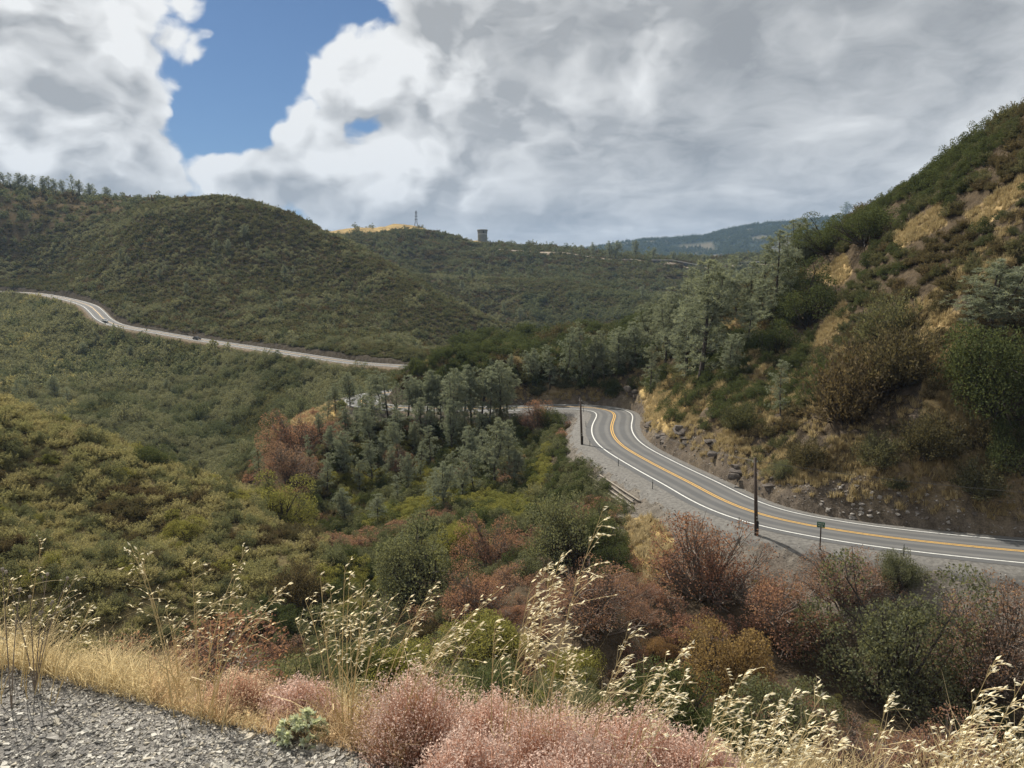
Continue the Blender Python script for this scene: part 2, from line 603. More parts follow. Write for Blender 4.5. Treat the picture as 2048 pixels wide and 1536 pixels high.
# rounded hill above the far road
line([(300, 417, 612), (380, 399, 603), (450, 393, 600), (520, 405, 592), (600, 433, 580), (700, 482, 560), (780, 528, 530), (850, 572, 500), (950, 622, 455), (1040, 662, 425)], 1.5)
for a_ in [(450, 500, 520, 2), (450, 600, 440, 2), (250, 500, 565, 2), (250, 590, 500, 2), (600, 600, 430, 2), (700, 650, 372, 2), (600, 520, 500, 2), (800, 640, 400, 2), (850, 690, 345, 2), (350, 450, 565, 2),
           (350, 560, 490, 2), (700, 570, 460, 2), (900, 680, 380, 2), (220, 445, 665, 2), (180, 440, 705, 2), (110, 510, 675, 2), (85, 550, 655, 2), (0, 450, 730, 2), (0, 530, 690, 2), (-300, 430, 760, 2), (-300, 530, 715, 2)]:
    cpt(*a_)
# ridge behind on the far side, with trees
line([(-900, 330, 860), (-300, 345, 850), (0, 372, 830), (150, 390, 825), (250, 402, 820), (350, 408, 820), (450, 425, 820)], .5)
for a_ in [(450, 760, 60), (600, 690, 22), (700, 660, 2), (780, 630, -12), (850, 585, -28), (950, 535, -42), (1050, 490, -48), (0, 1000, 90), (300, 1000, 80), (-900, 1100, 90)]:
    cz(*a_)
# middle hills
line([(760, 548, 720), (850, 545, 715), (1000, 553, 700), (1100, 557, 680), (1200, 572, 650), (1330, 600, 600), (1450, 640, 560)], 1.5)
for a_ in [(1000, 600, 640, 2), (1100, 640, 595, 2), (1200, 640, 575, 2), (1050, 660, 550, 2), (1300, 640, 545, 2), (900, 610, 620, 2)]:
    cpt(*a_)
line([(850, 558, 775), (1000, 562, 765), (1100, 566, 755), (1250, 590, 720), (1400, 620, 680), (1700, 640, 700), (2100, 600, 700)], 1.5)
line([(900, 515, 850), (1000, 528, 850), (1150, 545, 830), (1250, 548, 820), (1400, 560, 800)], 1.5)
line([(700, 490, 900), (760, 483, 910), (870, 473, 935), (965, 486, 945), (1060, 496, 950), (1130, 502, 945), (1200, 511, 935), (1280, 516, 925), (1350, 523, 910), (1420, 525, 905), (1480, 523, 905), (1600, 520, 910), (1800, 500, 920), (2100, 470, 930), (2600, 440, 930)], 0.6)
line([(560, 480, 1080), (640, 472, 1090), (700, 463, 1100), (780, 457, 1105), (850, 461, 1100), (900, 480, 1080)], 0.2)
for p_ in [-900, 0, 400, 700, 850, 1000, 1200, 1400, 1700, 2100, 2600]:
    cpt(p_, 555, 1350)
    cpt(p_, 545, 2000)
line([(-900, 500, 3800), (400, 505, 3800), (900, 508, 3800), (1100, 507, 3800), (1220, 496, 3800), (1300, 484, 3850), (1400, 477, 3900), (1450, 460, 3900), (1500, 446, 3900), (1545, 438, 3900), (1590, 442, 3900), (1640, 440, 3900), (1720, 436, 3900),
      (1900, 425, 3900), (2200, 430, 3900), (2600, 440, 3900)], 8)
for p_ in [-900, 0, 600, 1000, 1200, 1400, 1600, 1800, 2200, 2600]:
    cpt(p_, 520, 2900)
    cpt(p_, 560, 5600)
    cpt(p_, 580, 7500)
for i_ in range(0, len(road), 14):
    for o_, dz_ in ((0, 0), (-9, -2.5), (-20, -7)):
        if o_ < -10 and not (i_ < 90):
            continue
        q_ = road[i_, :2] + rn[i_] * o_
        r_ = math.hypot(*q_)
        CP.append((math.atan2(q_[0], q_[1]), math.log(r_), (road[i_, 2] - EYE + dz_) / r_))
CP = np.array(CP)
AS = 2.4


def tps_fit(P, v, lam=2e-4):
    n = len(P)
    d2 = ((P[:, None] - P[None]) ** 2).sum(-1)
    K = 0.5 * d2 * np.log(d2 + 1e-12) + lam * np.eye(n)
    Q = np.c_[np.ones(n), P]
    A = np.zeros((n + 3, n + 3))
    A[:n, :n] = K; A[:n, n:] = Q; A[n:, :n] = Q.T
    return np.linalg.solve(A, np.r_[v, np.zeros(3)])


TP = np.c_[CP[:, 0] * AS, CP[:, 1]]
tw = tps_fit(TP, CP[:, 2])


def tps_eval(a, l):
    X = np.c_[a.ravel() * AS, l.ravel()]
    out = np.empty(len(X))
    for c in range(0, len(X), 8000):
        x = X[c:c + 8000]
        d2 = ((x[:, None] - TP[None]) ** 2).sum(-1)
        out[c:c + 8000] = (0.5 * d2 * np.log(d2 + 1e-12)) @ tw[:-3] + tw[-3] + x @ tw[-2:]
    return out.reshape(a.shape)


AZ = np.concatenate([np.linspace(-math.pi, R(-62), 24, endpoint=False), np.linspace(R(-62), R(-38), 60, endpoint=False), np.linspace(R(-38), R(38), 600, endpoint=False),
                     np.linspace(R(38), R(62), 60, endpoint=False), np.linspace(R(62), math.pi, 25)])


def lspace(a, b, n):
    return np.exp(np.linspace(math.log(a), math.log(b), n, endpoint=False))


RR = np.concatenate([lspace(0.4, 2.0, 14), lspace(2.0, 5.0, 80), lspace(5, 50, 120), lspace(50, 200, 340), lspace(200, 1150, 250), lspace(1150, 7600, 70), [7600, 12000, 20000]])
caz = np.linspace(R(-64), R(64), 300)
clr = np.linspace(math.log(5), math.log(7600), 380)
CA, CL = np.meshgrid(caz, clr, indexing='ij')
CE = tps_eval(CA, CL)


def bil(grid, fx, fy):
    i = np.clip(np.floor(fx).astype(int), 0, grid.shape[0] - 2); j = np.clip(np.floor(fy).astype(int), 0, grid.shape[1] - 2)
    u = np.clip(fx - i, 0, 1); v = np.clip(fy - j, 0, 1)
    return grid[i, j] * (1 - u) * (1 - v) + grid[i + 1, j] * u * (1 - v) + grid[i, j + 1] * (1 - u) * v + grid[i + 1, j + 1] * u * v


GA, GR = np.meshgrid(AZ, RR, indexing='ij')
aq = np.clip(GA, R(-63), R(63))
E = bil(CE, (aq - caz[0]) / (caz[1] - caz[0]), (np.log(np.clip(GR, 5, 7600)) - clr[0]) / (clr[1] - clr[0]))
GX = GR * np.sin(GA); GY = GR * np.cos(GA)
GZ = EYE + E * np.minimum(GR, 7600)
# near shoulder of the road the picture is taken from
ep_ = [(0, 1340), (200, 1378), (430, 1432), (560, 1462), (700, 1490), (830, 1540), (1100, 1600), (1600, 1680), (2048, 1720)]
ea_ = [float(pdir(*q)[0]) for q in ep_]; er_ = [EYE / -float(pdir(*q)[1]) for q in ep_]
edge = np.interp(GA, [R(-62)] + ea_ + [R(62)], [4.6] + er_ + [1.9])
edge = np.where(np.abs(GA) > R(62), 4.6, edge)
near = np.where(GR < edge, 0.0, -0.42 * (np.minimum(GR, edge + .5) - edge) - 0.64 * np.maximum(GR - edge - .5, 0))
near = near + 0.02 * np.exp(-((GR - edge + 0.5) / .5) ** 2)
near = near + np.where(GR > 1.2, 0.035, 0) * fbm(GX * 1.6, GY * 1.6, 3, 3)
bl = np.clip((GR - 7) / 9, 0, 1); bl = bl * bl * (3 - 2 * bl)
back = np.clip((np.abs(GA) - R(75)) / R(40), 0, 1)
GZ = near * (1 - bl) + GZ * bl
GZ = GZ * (1 - back) + np.minimum(0.2 * np.maximum(GR - 8, 0), 60) * back
# relief
GZ += np.clip((GR - 8) / 30, 0, 1) * (0.9 * fbm(GX / 9, GY / 9, 4, 11)) + np.clip((GR - 180) / 200, 0, 1) * 3.2 * fbm(GX / 60, GY / 60, 4, 23)
GZ -= np.clip((GR - 600) / 120, 0, 1) * np.clip((1600 - GR) / 500, 0, 1) * (4.0 * np.clip(.16 - np.abs(fbm(GX / 75 + 3.1, GY / 75, 3, 29)), 0, 1) / .16)
GZ += np.clip((GR - 1500) / 1000, 0, 1) * 40 * fbm(GX / 350, GY / 350, 4, 5)
flat = GX.size
m_r = (GR.ravel() > 40) & (GR.ravel() < 850) & (np.abs(GA.ravel()) < R(61))
D = np.full(flat, 1e3); SG = np.ones(flat); ZR = np.zeros(flat)
d_, s_, z_, _ = road_near(GX.ravel()[m_r], GY.ravel()[m_r])
D[m_r] = d_; SG[m_r] = s_; ZR[m_r] = z_
D = D.reshape(GX.shape); SG = SG.reshape(GX.shape); ZR = ZR.reshape(GX.shape)
hill = SG > 0
rough = 1.15 * np.abs(fbm(GX / 5.0, GY / 5.0, 4, 31)) * 2.2 + np.abs(fbm(GX / 2.3, GY / 2.3, 4, 41)) * 1.7
band = np.clip((D - 5.0) / 3, 0, 1) * np.clip((34 - D) / 10, 0, 1) * hill * (GR < 260)
cap = ZR + np.where(hill, (D - 5.0) * 1.45, np.where(D < 18, -.3 - np.maximum(D - 6.5, 0) * .35, 1e3))
cap = np.where(D < 5.2, ZR - 0.6, cap)
low = np.where(hill, ZR + np.maximum(D - 5.3, 0) * np.clip((34 - D) / 22, 0, 1) * np.where(GR < 260, 1.0, 0.35), ZR - 0.5 - np.maximum(D - 6.8, 0) * 0.72)
low = np.where(D < 5.2, ZR - 0.7, low)
act = (D < 60)
GZ = np.where(act, np.minimum(GZ, cap), GZ)
GZ = np.where(act, np.maximum(GZ, np.where(D < 34, low, -1e3)), GZ)
GZ += band * (rough - 0.95)
# gravel ruts on the valley-side fill
GZ += np.where((~hill) & (D > 6.8) & (D < 16) & (GR < 200), 0.25 * fbm(GX / 1.1, GY / 1.1, 3, 51), 0)
LR = np.log(RR)


def grid_f(x, y):
    r = np.hypot(x, y); a = np.arctan2(x, y)
    fi = np.interp(a, AZ, np.arange(len(AZ)))
    fj = np.interp(np.log(np.maximum(r, 0.4)), LR, np.arange(len(RR)))
    return fi, fj


def gz(x, y):
    fi, fj = grid_f(np.asarray(x, float), np.asarray(y, float))
    return bil(GZ, fi, fj)


EG = (GZ - EYE) / GR
HM = np.maximum.accumulate(EG, axis=1)        # running horizon


def visible(x, y, z, margin):
    """keeps what stands no more than margin below the horizon line in front of it"""
    r = np.hypot(x, y)
    fi, fj = grid_f(x, y)
    h = bil(HM, fi, np.maximum(fj - 2, 0))
    return (z + margin - EYE) / r > h


def hit(px, py, rmin=4.0):
    a, t = pdir(px, py)
    rs = np.exp(np.linspace(math.log(rmin), math.log(6000), 3000))
    zz = gz(rs * math.sin(a), rs * math.cos(a))
    k = np.argmax((zz - EYE) / rs >= t)
    if (zz[k] - EYE) / rs[k] < t:
        k = len(rs) - 1
    r = rs[k]
    return np.array([r * math.sin(a), r * math.cos(a), float(zz[k])])


# ------------------------------------------------------------------ ground colours (what the ground is made of)
PX, PY = project(GX, GY, GZ)
PX = np.where(GY > 0.3, PX, -9999)
BARE = [[(1625, 545), (1690, 512), (1705, 545), (1685, 572), (1640, 565)], [(1780, 475), (1880, 405), (1895, 450), (1800, 500)], [(1420, 690), (1490, 618), (1500, 640), (1440, 700)],
        [(1630, 670), (1690, 600), (1700, 640), (1650, 700)], [(1840, 640), (1930, 620), (1940, 780), (1900, 920), (1830, 950), (1845, 800)], [(1930, 430), (2048, 350), (2048, 390), (1950, 470)]]
soil = np.array([.085, .066, .045]); tan_ = np.array([.29, .225, .135]); rockc = np.array([.085, .072, .062]); grav = np.array([.165, .148, .125]); redsoil = np.array([.135, .080, .055])
C = np.empty(GX.shape + (3,)); C[:] = soil
def wmix(w, c):
    global C
    C = C * (1 - w[..., None]) + np.asarray(c) * w[..., None]
wmix(((GR > 66) & (GR < 172) & inpoly(PX, PY, [(-400, 600), (0, 760), (220, 840), (420, 925), (520, 980), (660, 1075), (620, 1180), (300, 1300), (-400, 1400)])) * .8, (.20, .165, .085))
n8 = fbm(GX / 8, GY / 8, 4, 61); n2 = fbm(GX / 2.2, GY / 2.2, 4, 71)
bank = hill * (GR < 230) * np.clip((24 - D) / 8, 0, 1)
wmix(bank * np.clip((n8 + .02) * 4, 0, 1) * .7, tan_)
wmix(bank * np.clip((n2 + .02) * 5, 0, 1) * .5, rockc)
wmix(bank * np.clip((7.5 - D) / 2.0, 0, 1) * .7, (.125, .105, .085))
bare = np.zeros(GX.shape, bool)
for p in BARE:
    bare |= inpoly(PX, PY, p) & (GR > 70) & (GR < 230)
wmix(bare * np.clip(.75 + n2 * 1.2, 0, 1), (.40, .295, .15))
wmix((inpoly(PX, PY, [(1270, 760), (1330, 735), (1420, 780), (1460, 850), (1400, 900), (1300, 850)]) & (GR > 120) & (GR < 230)) * np.clip((n8 + .3) * 3, 0, 1), (.40, .29, .13))
wmix(inpoly(PX, PY, [(1440, 740), (1470, 740), (1500, 800), (1440, 850), (1420, 830)]) * (GR < 230) * (GR > 90) * .7, redsoil)
fill = (~hill) & (D < np.where(PX > 1140, 14, 9)) & (GR < 200)
wmix(fill * np.clip((15 - D) / 5, 0, 1) * 1.0, grav)
wmix(fill * np.clip((n2 - .05) * 5, 0, 1) * .5, (.13, .105, .085))
wmix(inpoly(PX, PY, [(565, 850), (570, 815), (690, 800), (680, 840), (620, 850)]) * (GR > 140) * (GR < 200) * 1.0, (.50, .37, .16))
wmix((inpoly(PX, PY, [(1255, 1040), (1300, 1030), (1350, 1080), (1330, 1150), (1280, 1180), (1250, 1100)]) & (GR > 30) & (GR < 90)) * 1.0, (.42, .31, .14))
yel = (GR > 985) & (GR < 1400) & (PX > 500) & (PX < 1000)
wmix(yel * np.clip(.85 + n8 * .8, 0, 1), (.42, .31, .15))
ridge_l = (GR > 715) & (GR < 1000) & (PX < 480)
wmix(ridge_l * np.clip((n8 + .25) * 3, 0, 1) * .8, (.24, .17, .10))
farm = GR > 2300
wmix(farm * 1.0, (.045, .055, .036)); wmix(farm * np.clip((fbm(GX / 90, GY / 90, 4, 88) - .18) * 5, 0, 1) * .7, (.20, .17, .12))
mid = (GR > 200) & (GR < 985)
wmix(mid * .6, (.070, .062, .036))
cut = hill & (D < 14) & (GR >= 230) & (GR < 850)
wmix(cut * .7, (.075, .065, .055))
wmix((~hill) & (D < 10) & (GR >= 200) & (GR < 850), (.26, .20, .125)) if False else None
C[(~hill) & (D < 7) & (GR >= 200) & (GR < 850)] = (.17, .135, .09)
sh = (GR < edge + .25)
wmix(sh * 1.0, (.20, .19, .175))
nslope = (GR >= edge + .25) & (GR < 8)
wmix(nslope * 1.0, (.20, .145, .075))

nA, nR = GX.shape
vid = np.arange(nA * nR).reshape(nA, nR)
quads = np.stack([vid[:-1, :-1], vid[1:, :-1], vid[1:, 1:], vid[:-1, 1:]], -1).reshape(-1, 4)
quads = quads[:, ::-1]


def ground_mat():
    m, g = mat_new('hillside_ground')
    at = g.new('ShaderNodeAttribute', attribute_name='base')
    geo = g.new('ShaderNodeNewGeometry')
    p = geo.outputs['Position']
    a = g.noise(p, 0.9, 8, 0.62)
    b = g.noise(p, 7.0, 6, 0.6)
    f = g.m('ADD', g.m('MULTIPLY', g.sstep(a, .25, .75), .75), g.m('MULTIPLY', g.sstep(b, .25, .75), .75))
    c = g.vm('SCALE', at.outputs['Color'], g.m('ADD', f, .28))
    bs = g.new('ShaderNodeBsdfDiffuse')
    g.put(bs.inputs[0], c)
    bp = g.new('ShaderNodeBump')
    bp.inputs['Strength'].default_value = 0.8
    bp.inputs['Distance'].default_value = 0.25
    g.put(bp.inputs['Height'], g.m('ADD', a, g.m('MULTIPLY', b, .3)))
    g.put(bs.inputs['Normal'], bp.outputs[0])
    o = g.new('ShaderNodeOutputMaterial')
    g.nt.links.new(bs.outputs[0], o.inputs[0])
    return m


M['ground'] = ground_mat()
V = np.stack([GX, GY, GZ], -1).reshape(-1, 3)
gme = make_mesh('terrain', V, [quads], [M['ground']], col=C.reshape(-1, 3), smooth=True)
terrain = obj('terrain', gme, kind='structure')


# ------------------------------------------------------------------ the road
def asphalt_mat():
    m, g = mat_new('asphalt')
    at = g.new('ShaderNodeAttribute', attribute_name='var')      # lateral position in metres
    geo = g.new('ShaderNodeNewGeometry')
    p = geo.outputs['Position']
    a = g.noise(p, .35, 5, .55)
    b = g.noise(p, 25, 4, .6)
    s = at.outputs['Fac']
    tr = g.m('ABSOLUTE', g.m('SUBTRACT', g.m('ABSOLUTE', g.m('SUBTRACT', g.m('ABSOLUTE', s), 1.8)), .85))   # wheel tracks, worn paler
    c = g.mix(g.sstep(tr, .1, .55), (.160, .158, .152), (.112, .113, .113))
    c = g.vm('SCALE', c, g.m('ADD', .72, g.m('ADD', g.m('MULTIPLY', a, .35), g.m('MULTIPLY', b, .2))))
    bs = g.new('ShaderNodeBsdfPrincipled')
    g.put(bs.inputs['Base Color'], c)
    bs.inputs['Roughness'].default_value = .85
    bs.inputs['Specular IOR Level'].default_value = .2
    o = g.new('ShaderNodeOutputMaterial')
    g.nt.links.new(bs.outputs[0], o.inputs[0])
    return m


M['asphalt'] = asphalt_mat()
M['white'] = simple_mat('white_paint', (.70, .70, .66), .6, 3, .15)
M['yellow'] = simple_mat('yellow_paint', (.72, .42, .085), .6, 3, .15)
M['shoulder'] = simple_mat('shoulder_gravel', (.150, .143, .130), .95, 2.5, .3, bump=.6)


M['dirtbank'] = simple_mat('bank_dirt', (.15, .115, .075), .95, .8, .35, bump=.5)


def ribbon(name, line_, tn, s0, s1, dz, mat, i0=0, i1=None, prof=None):
    """strip along a centre line between lateral offsets (or a whole cross-section profile)"""
    L = line_[i0:i1]; T = tn[i0:i1]
    prof = prof or [(s0, dz), (s1, dz)]
    V = []; var = []
    for (s, z) in prof:
        V.append(np.c_[L[:, :2] + T * s, L[:, 2] + z]); var.append(np.full(len(L), s))
    V = np.stack(V, 1); n, k = V.shape[:2]
    ids = np.arange(n * k).reshape(n, k)
    Q = np.stack([ids[:-1, :-1], ids[:-1, 1:], ids[1:, 1:], ids[1:, :-1]], -1).reshape(-1, 4)
    return make_mesh(name, V.reshape(-1, 3), [Q], [mat], var=np.stack(var, 1).ravel(), smooth=True)


rd = obj('road', ribbon('road', road, rn, 0, 0, 0, M['asphalt'], prof=[(-4.55, -.03), (-3.0, .0), (0, .03), (3.0, .0), (4.1, -.03)]), kind='structure')
obj('edge_line', ribbon('edge_line', road, rn, 0, 0, 0, M['white'], prof=[(-3.62, -.004), (-3.42, .0005)]), rd)
obj('edge_line', ribbon('edge_line', road, rn, 0, 0, 0, M['white'], prof=[(3.42, .0005), (3.62, -.004)]), rd)
obj('centre_line', ribbon('centre_line', road, rn, 0, 0, 0, M['yellow'], prof=[(-.24, .034), (-.09, .036)]), rd)
obj('centre_line', ribbon('centre_line', road, rn, 0, 0, 0, M['yellow'], prof=[(.09, .036), (.24, .034)]), rd)
NB = int(np.argmin(np.hypot(road[:, 0] - (last[0] + 14), road[:, 1] - last[1])))     # where the road turns out of sight
obj('gravel_shoulder', ribbon('gravel_shoulder', road, rn, 0, 0, 0, M['shoulder'], 0, NB, prof=[(-8.2, -1.9), (-7.2, -.75), (-6.6, -.32), (-5.6, -.14), (-4.5, -.045)]), kind='structure')
obj('gravel_shoulder', ribbon('gravel_shoulder', road, rn, 0, 0, 0, M['shoulder'], 0, NB, prof=[(4.05, -.045), (4.9, -.10), (5.6, -.2), (6.2, -1.2)]), kind='structure')
obj('gravel_shoulder', ribbon('gravel_shoulder', road, rn, 0, 0, 0, M['dirtbank'], NB - 1, None, prof=[(-6.6, -1.6), (-5.2, -.25), (-4.5, -.045)]), kind='structure')
obj('gravel_shoulder', ribbon('gravel_shoulder', road, rn, 0, 0, 0, M['dirtbank'], NB - 1, None, prof=[(4.05, -.045), (4.8, -.15), (5.6, -1.2)]), kind='structure')

# ------------------------------------------------------------------ plant prototypes
def rdir(n, rg):
    v = rg.normal(size=(n, 3))
    return v / np.linalg.norm(v, axis=1)[:, None]


def unit(v):
    return v / (np.linalg.norm(v, axis=-1, keepdims=True) + 1e-9)


def leaf_quads(C, A, L, Wd, rg):
    n = len(C)
    b = unit(np.cross(A, rdir(n, rg)))
    L = np.broadcast_to(L, (n,))[:, None]; Wd = np.broadcast_to(Wd, (n,))[:, None]
    V = np.stack([C - A * L / 2, C + b * Wd / 2, C + A * L / 2, C - b * Wd / 2], 1).reshape(-1, 3)
    F = np.arange(4 * n).reshape(n, 4)
    return V, F


class PM:
    """plant mesh collector: quads with a per-piece tone"""
    def __init__(s):
        s.V = []; s.F = []; s.v = []; s.m = []; s.n = 0

    def add(s, V, F, var, mi=0):
        s.V.append(V); s.F.append(F + s.n); s.n += len(V)
        s.v.append(np.broadcast_to(var, (len(V),)).astype(float)); s.m.append(np.full(len(F), mi))

    def leaves(s, C, A, L, Wd, rg, lo=.65, hi=1.35, mi=0):
        V, F = leaf_quads(C, A, L, Wd, rg)
        s.add(V, F, np.repeat(rg.uniform(lo, hi, len(C)), 4), mi)

    def tube(s, pts, rad, k=4, mi=0):
        b = MB().tube(pts, rad, k, caps=False)
        s.add(np.concatenate(b.V), np.array(b.F4), 1.0, mi)

    def mesh(s, name, mats):
        return make_mesh(name, np.concatenate(s.V), [np.concatenate(s.F)], mats, midx=np.concatenate(s.m), var=np.concatenate(s.v))


def curve3(p, q, bend, n=4):
    t = np.linspace(0, 1, n)[:, None]
    m = (p + q) / 2 + bend
    return (1 - t) ** 2 * p + 2 * t * (1 - t) * m + t ** 2 * q


def dome_points(n, rg, h=1.25, rlo=.5, rhi=.85):
    d = rdir(n, rg); d[:, 2] = np.abs(d[:, 2]) * 1.0 + .05
    d = unit(d)
    r = rg.uniform(rlo, rhi, n)[:, None]
    p = d * r
    p[:, 2] *= h
    p[:, 2] += .15
    return p


def shrub_round(seed, nc, nl, leaf, h=1.25, stems=True, twig=0):
    """broad-leaved bush built from uneven leaf clumps; returns (foliage, stems)"""
    rg = np.random.default_rng(seed)
    cc = dome_points(nc, rg, h, .42, .88)
    an = np.arctan2(cc[:, 1], cc[:, 0])
    lob = 1 + .22 * np.sin(2 * an + rg.uniform(0, 6)) + .16 * np.sin(3 * an + rg.uniform(0, 6))
    cc *= lob[:, None] * rg.uniform(.85, 1.12, nc)[:, None]
    cr = rg.uniform(.13, .42, nc)
    cc[:, :2] *= rg.uniform(.8, 1.15, 2)
    f = PM(); st = PM()
    for c, r in zip(cc, cr):
        k = max(4, int(nl * (r / .31) ** 2))
        d = rdir(k, rg)
        out = unit(c * np.array([1, 1, .8]))
        d = unit(d + .45 * out)
        p = c + d * (r * (.45 + .55 * rg.random(k) ** .5))[:, None]
        p = p[p[:, 2] > .03]
        a = unit(rdir(len(p), rg) + .5 * out + np.array([0, 0, .25]))
        f.leaves(p, a, leaf * rg.uniform(.7, 1.4, len(p)), leaf * rg.uniform(.45, .8, len(p)), rg)
        if stems:
            b0 = np.array([rg.normal() * .06, rg.normal() * .06, -.12])
            st.tube(curve3(b0, c, rg.normal(size=3) * .10 + np.array([0, 0, -.06]), 5), np.linspace(.030, .007, 5), 4)
            for _ in range(twig):
                q = c + rdir(1, rg)[0] * r * rg.uniform(.8, 1.25)
                st.tube(curve3(b0 + (c - b0) * rg.uniform(.5, 1), q, rg.normal(size=3) * .05, 3), np.linspace(.010, .003, 3), 3)
    return f, st


def shrub_wand(seed, nw, nl, leaf, h=1.2, spread=1.0):
    """upright brush of many leafy wands"""
    rg = np.random.default_rng(seed)
    tips = dome_points(nw, rg, h, .62, 1.08)
    tips[:, :2] *= spread
    f = PM(); st = PM()
    for t in tips:
        b0 = np.array([rg.normal() * .12, rg.normal() * .12, -.1])
        bend = rg.normal(size=3) * .07 + np.array([0, 0, -.1])
        c = curve3(b0, t, bend, 6)
        st.tube(c[:4], np.linspace(.016, .006, 4), 3)
        u = rg.uniform(.42, 1.0, nl)
        p = np.stack([np.interp(u, np.linspace(0, 1, 6), c[:, i]) for i in range(3)], 1)
        ax = unit(c[-1] - c[2])
        p = p + rg.normal(size=(nl, 3)) * .075 * (1.25 - u[:, None] * .6)
        p = p[p[:, 2] > .02]
        a = unit(ax + rdir(len(p), rg) * .7 + np.array([0, 0, .15]))
        f.leaves(p, a, leaf * rg.uniform(.8, 1.7, len(p)), leaf * rg.uniform(.35, .65, len(p)), rg)
    return f, st


def pine_proto(seed, fork, H=12.0, nb=36, lean=.7, needles=16, sparse=1.0):
    rg = np.random.default_rng(seed)
    f = PM(); st = PM()
    trunks = []
    top = np.array([rg.normal() * lean, rg.normal() * lean, H])
    main = curve3(np.array([0, 0, -.6]), top, np.array([rg.normal() * .5, rg.normal() * .5, 0]), 10)
    trunks.append((main, .21, .16))
    if fork:
        i = rg.integers(3, 6)
        for k in range(fork):
            q = main[i] + np.array([rg.normal() * 1.5, rg.normal() * 1.5, (H - main[i][2]) * rg.uniform(.75, .98)])
            trunks.append((curve3(main[i], q, np.array([(q - main[i])[0] * .3, (q - main[i])[1] * .3, 0]), 8), .12, .05))
    for (c, r0, start) in trunks:
        st.tube(c, np.linspace(r0, .025, len(c)), 6)
        n = nb if start > .1 else int(nb * .6)
        for k in range(n):
            u = start + (1 - start) * ((k + rg.random() * .8) / n) ** .85
            if rg.random() > sparse: continue
            p = np.array([np.interp(u, np.linspace(0, 1, len(c)), c[:, i]) for i in range(3)])
            az = k * 2.4 + rg.normal() * .4
            ln = H * (.195 * (1 - u) ** .5 + .03) * rg.uniform(.4, 1.35)
            if u < .3: ln *= .75
            up = rg.uniform(.15, .75)
            q = p + ln * unit(np.array([math.cos(az), math.sin(az), up]))
            b = curve3(p, q, np.array([0, 0, -.12 * ln]), 5)
            st.tube(b, np.linspace(.045 * (1.2 - u), .012, 5), 3)
            for t in range(max(5, int(ln * 7.5))):
                s = rg.uniform(.35, 1.03)
                tp = np.array([np.interp(s, np.linspace(0, 1, 5), b[:, i]) for i in range(3)]) + rg.normal(size=3) * np.array([.40, .40, .26]) * (ln / 2.2)
                d = unit(rdir(needles, rg) + .45 * unit(q - p) + np.array([0, 0, .30]))
                L = rg.uniform(.24, .46, needles)
                f.leaves(tp + d * L[:, None] / 2, d, L * 1.2, .052, rg, .7, 1.3)
        d = unit(rdir(40, rg) + np.array([0, 0, .6]))
        f.leaves(c[-1] + d * .25, d, .4, .075, rg)
    return f, st


def tuft_proto(seed, n=46, bend=.5):
    rg = np.random.default_rng(seed)
    f = PM()
    for _ in range(n):
        a = rg.uniform(0, 2 * math.pi); b0 = np.array([rg.normal() * .16, rg.normal() * .16, -.05])
        o = rg.uniform(.1, bend)
        t = b0 + np.array([math.cos(a) * o, math.sin(a) * o, rg.uniform(.45, 1.0)])
        c = curve3(b0, t, np.array([-math.cos(a) * o * .3, -math.sin(a) * o * .3, .12]), 3)
        w = np.array([-math.sin(a), math.cos(a), 0]) * .022
        V = np.array([c[0] - w, c[0] + w, c[1] + w * .8, c[1] - w * .8, c[2] + w * .1, c[2] - w * .1])
        f.add(V, np.array([[0, 1, 2, 3], [3, 2, 4, 5]]), rg.uniform(.7, 1.25))
    return f


SPECIES = {            # form, plain name
    'chap': ('wand', 'chaparral_shrub'), 'brown': ('wand', 'brown_brush_shrub'), 'spur': ('wand', 'dry_brush_shrub'), 'oak': ('round', 'green_oak_shrub'), 'olive': ('round', 'olive_green_shrub'),
    'lime': ('round', 'yellow_green_shrub'), 'red': ('twiggy', 'red_brown_shrub'), 'rust': ('round', 'rust_shrub'), 'fargreen': ('round', 'green_hillside_bush'), 'farpale': ('round', 'pale_hillside_bush')}
GEO = {}
for fm in ('wand', 'round', 'twiggy'):
    for k in range(3):
        if fm == 'wand':
            GEO[fm, 'hi', k] = shrub_wand(100 + k, 110, 70, .060)
            GEO[fm, 'mid', k] = shrub_wand(200 + k, 70, 34, .10)
            GEO[fm, 'lo', k] = shrub_wand(300 + k, 22, 14, .21)
        elif fm == 'round':
            GEO[fm, 'hi', k] = shrub_round(400 + k, 40, 430, .036, twig=3)
            GEO[fm, 'mid', k] = shrub_round(500 + k, 26, 95, .080)
            GEO[fm, 'lo', k] = shrub_round(600 + k, 13, 20, .20)
        else:
            GEO[fm, 'hi', k] = shrub_round(700 + k, 40, 210, .034, twig=12)
            GEO[fm, 'mid', k] = shrub_round(800 + k, 24, 38, .10, twig=4)
            GEO[fm, 'lo', k] = shrub_round(900 + k, 13, 16, .19)
PROTO = {}
for sp_, (fm, nm) in SPECIES.items():
    for k in range(3):
        for lod in ('mid', 'lo'):
            f, s = GEO[fm, lod, k]
            p = PM()
            for V_, F_, v_ in zip(f.V, f.F, f.v):
                p.V.append(V_); p.F.append(F_); p.v.append(v_)
            p.n = f.n; p.m = list(f.m)
            if lod == 'mid':
                for V_, F_, v_ in zip(s.V, s.F, s.v):
                    p.V.append(V_); p.F.append(F_ + f.n); p.v.append(v_); p.m.append(np.full(len(F_), 1))
            PROTO[sp_, lod, k] = p.mesh(nm, [M[sp_], M['twig'] if fm == 'twiggy' else M['bark']])
HI = {}


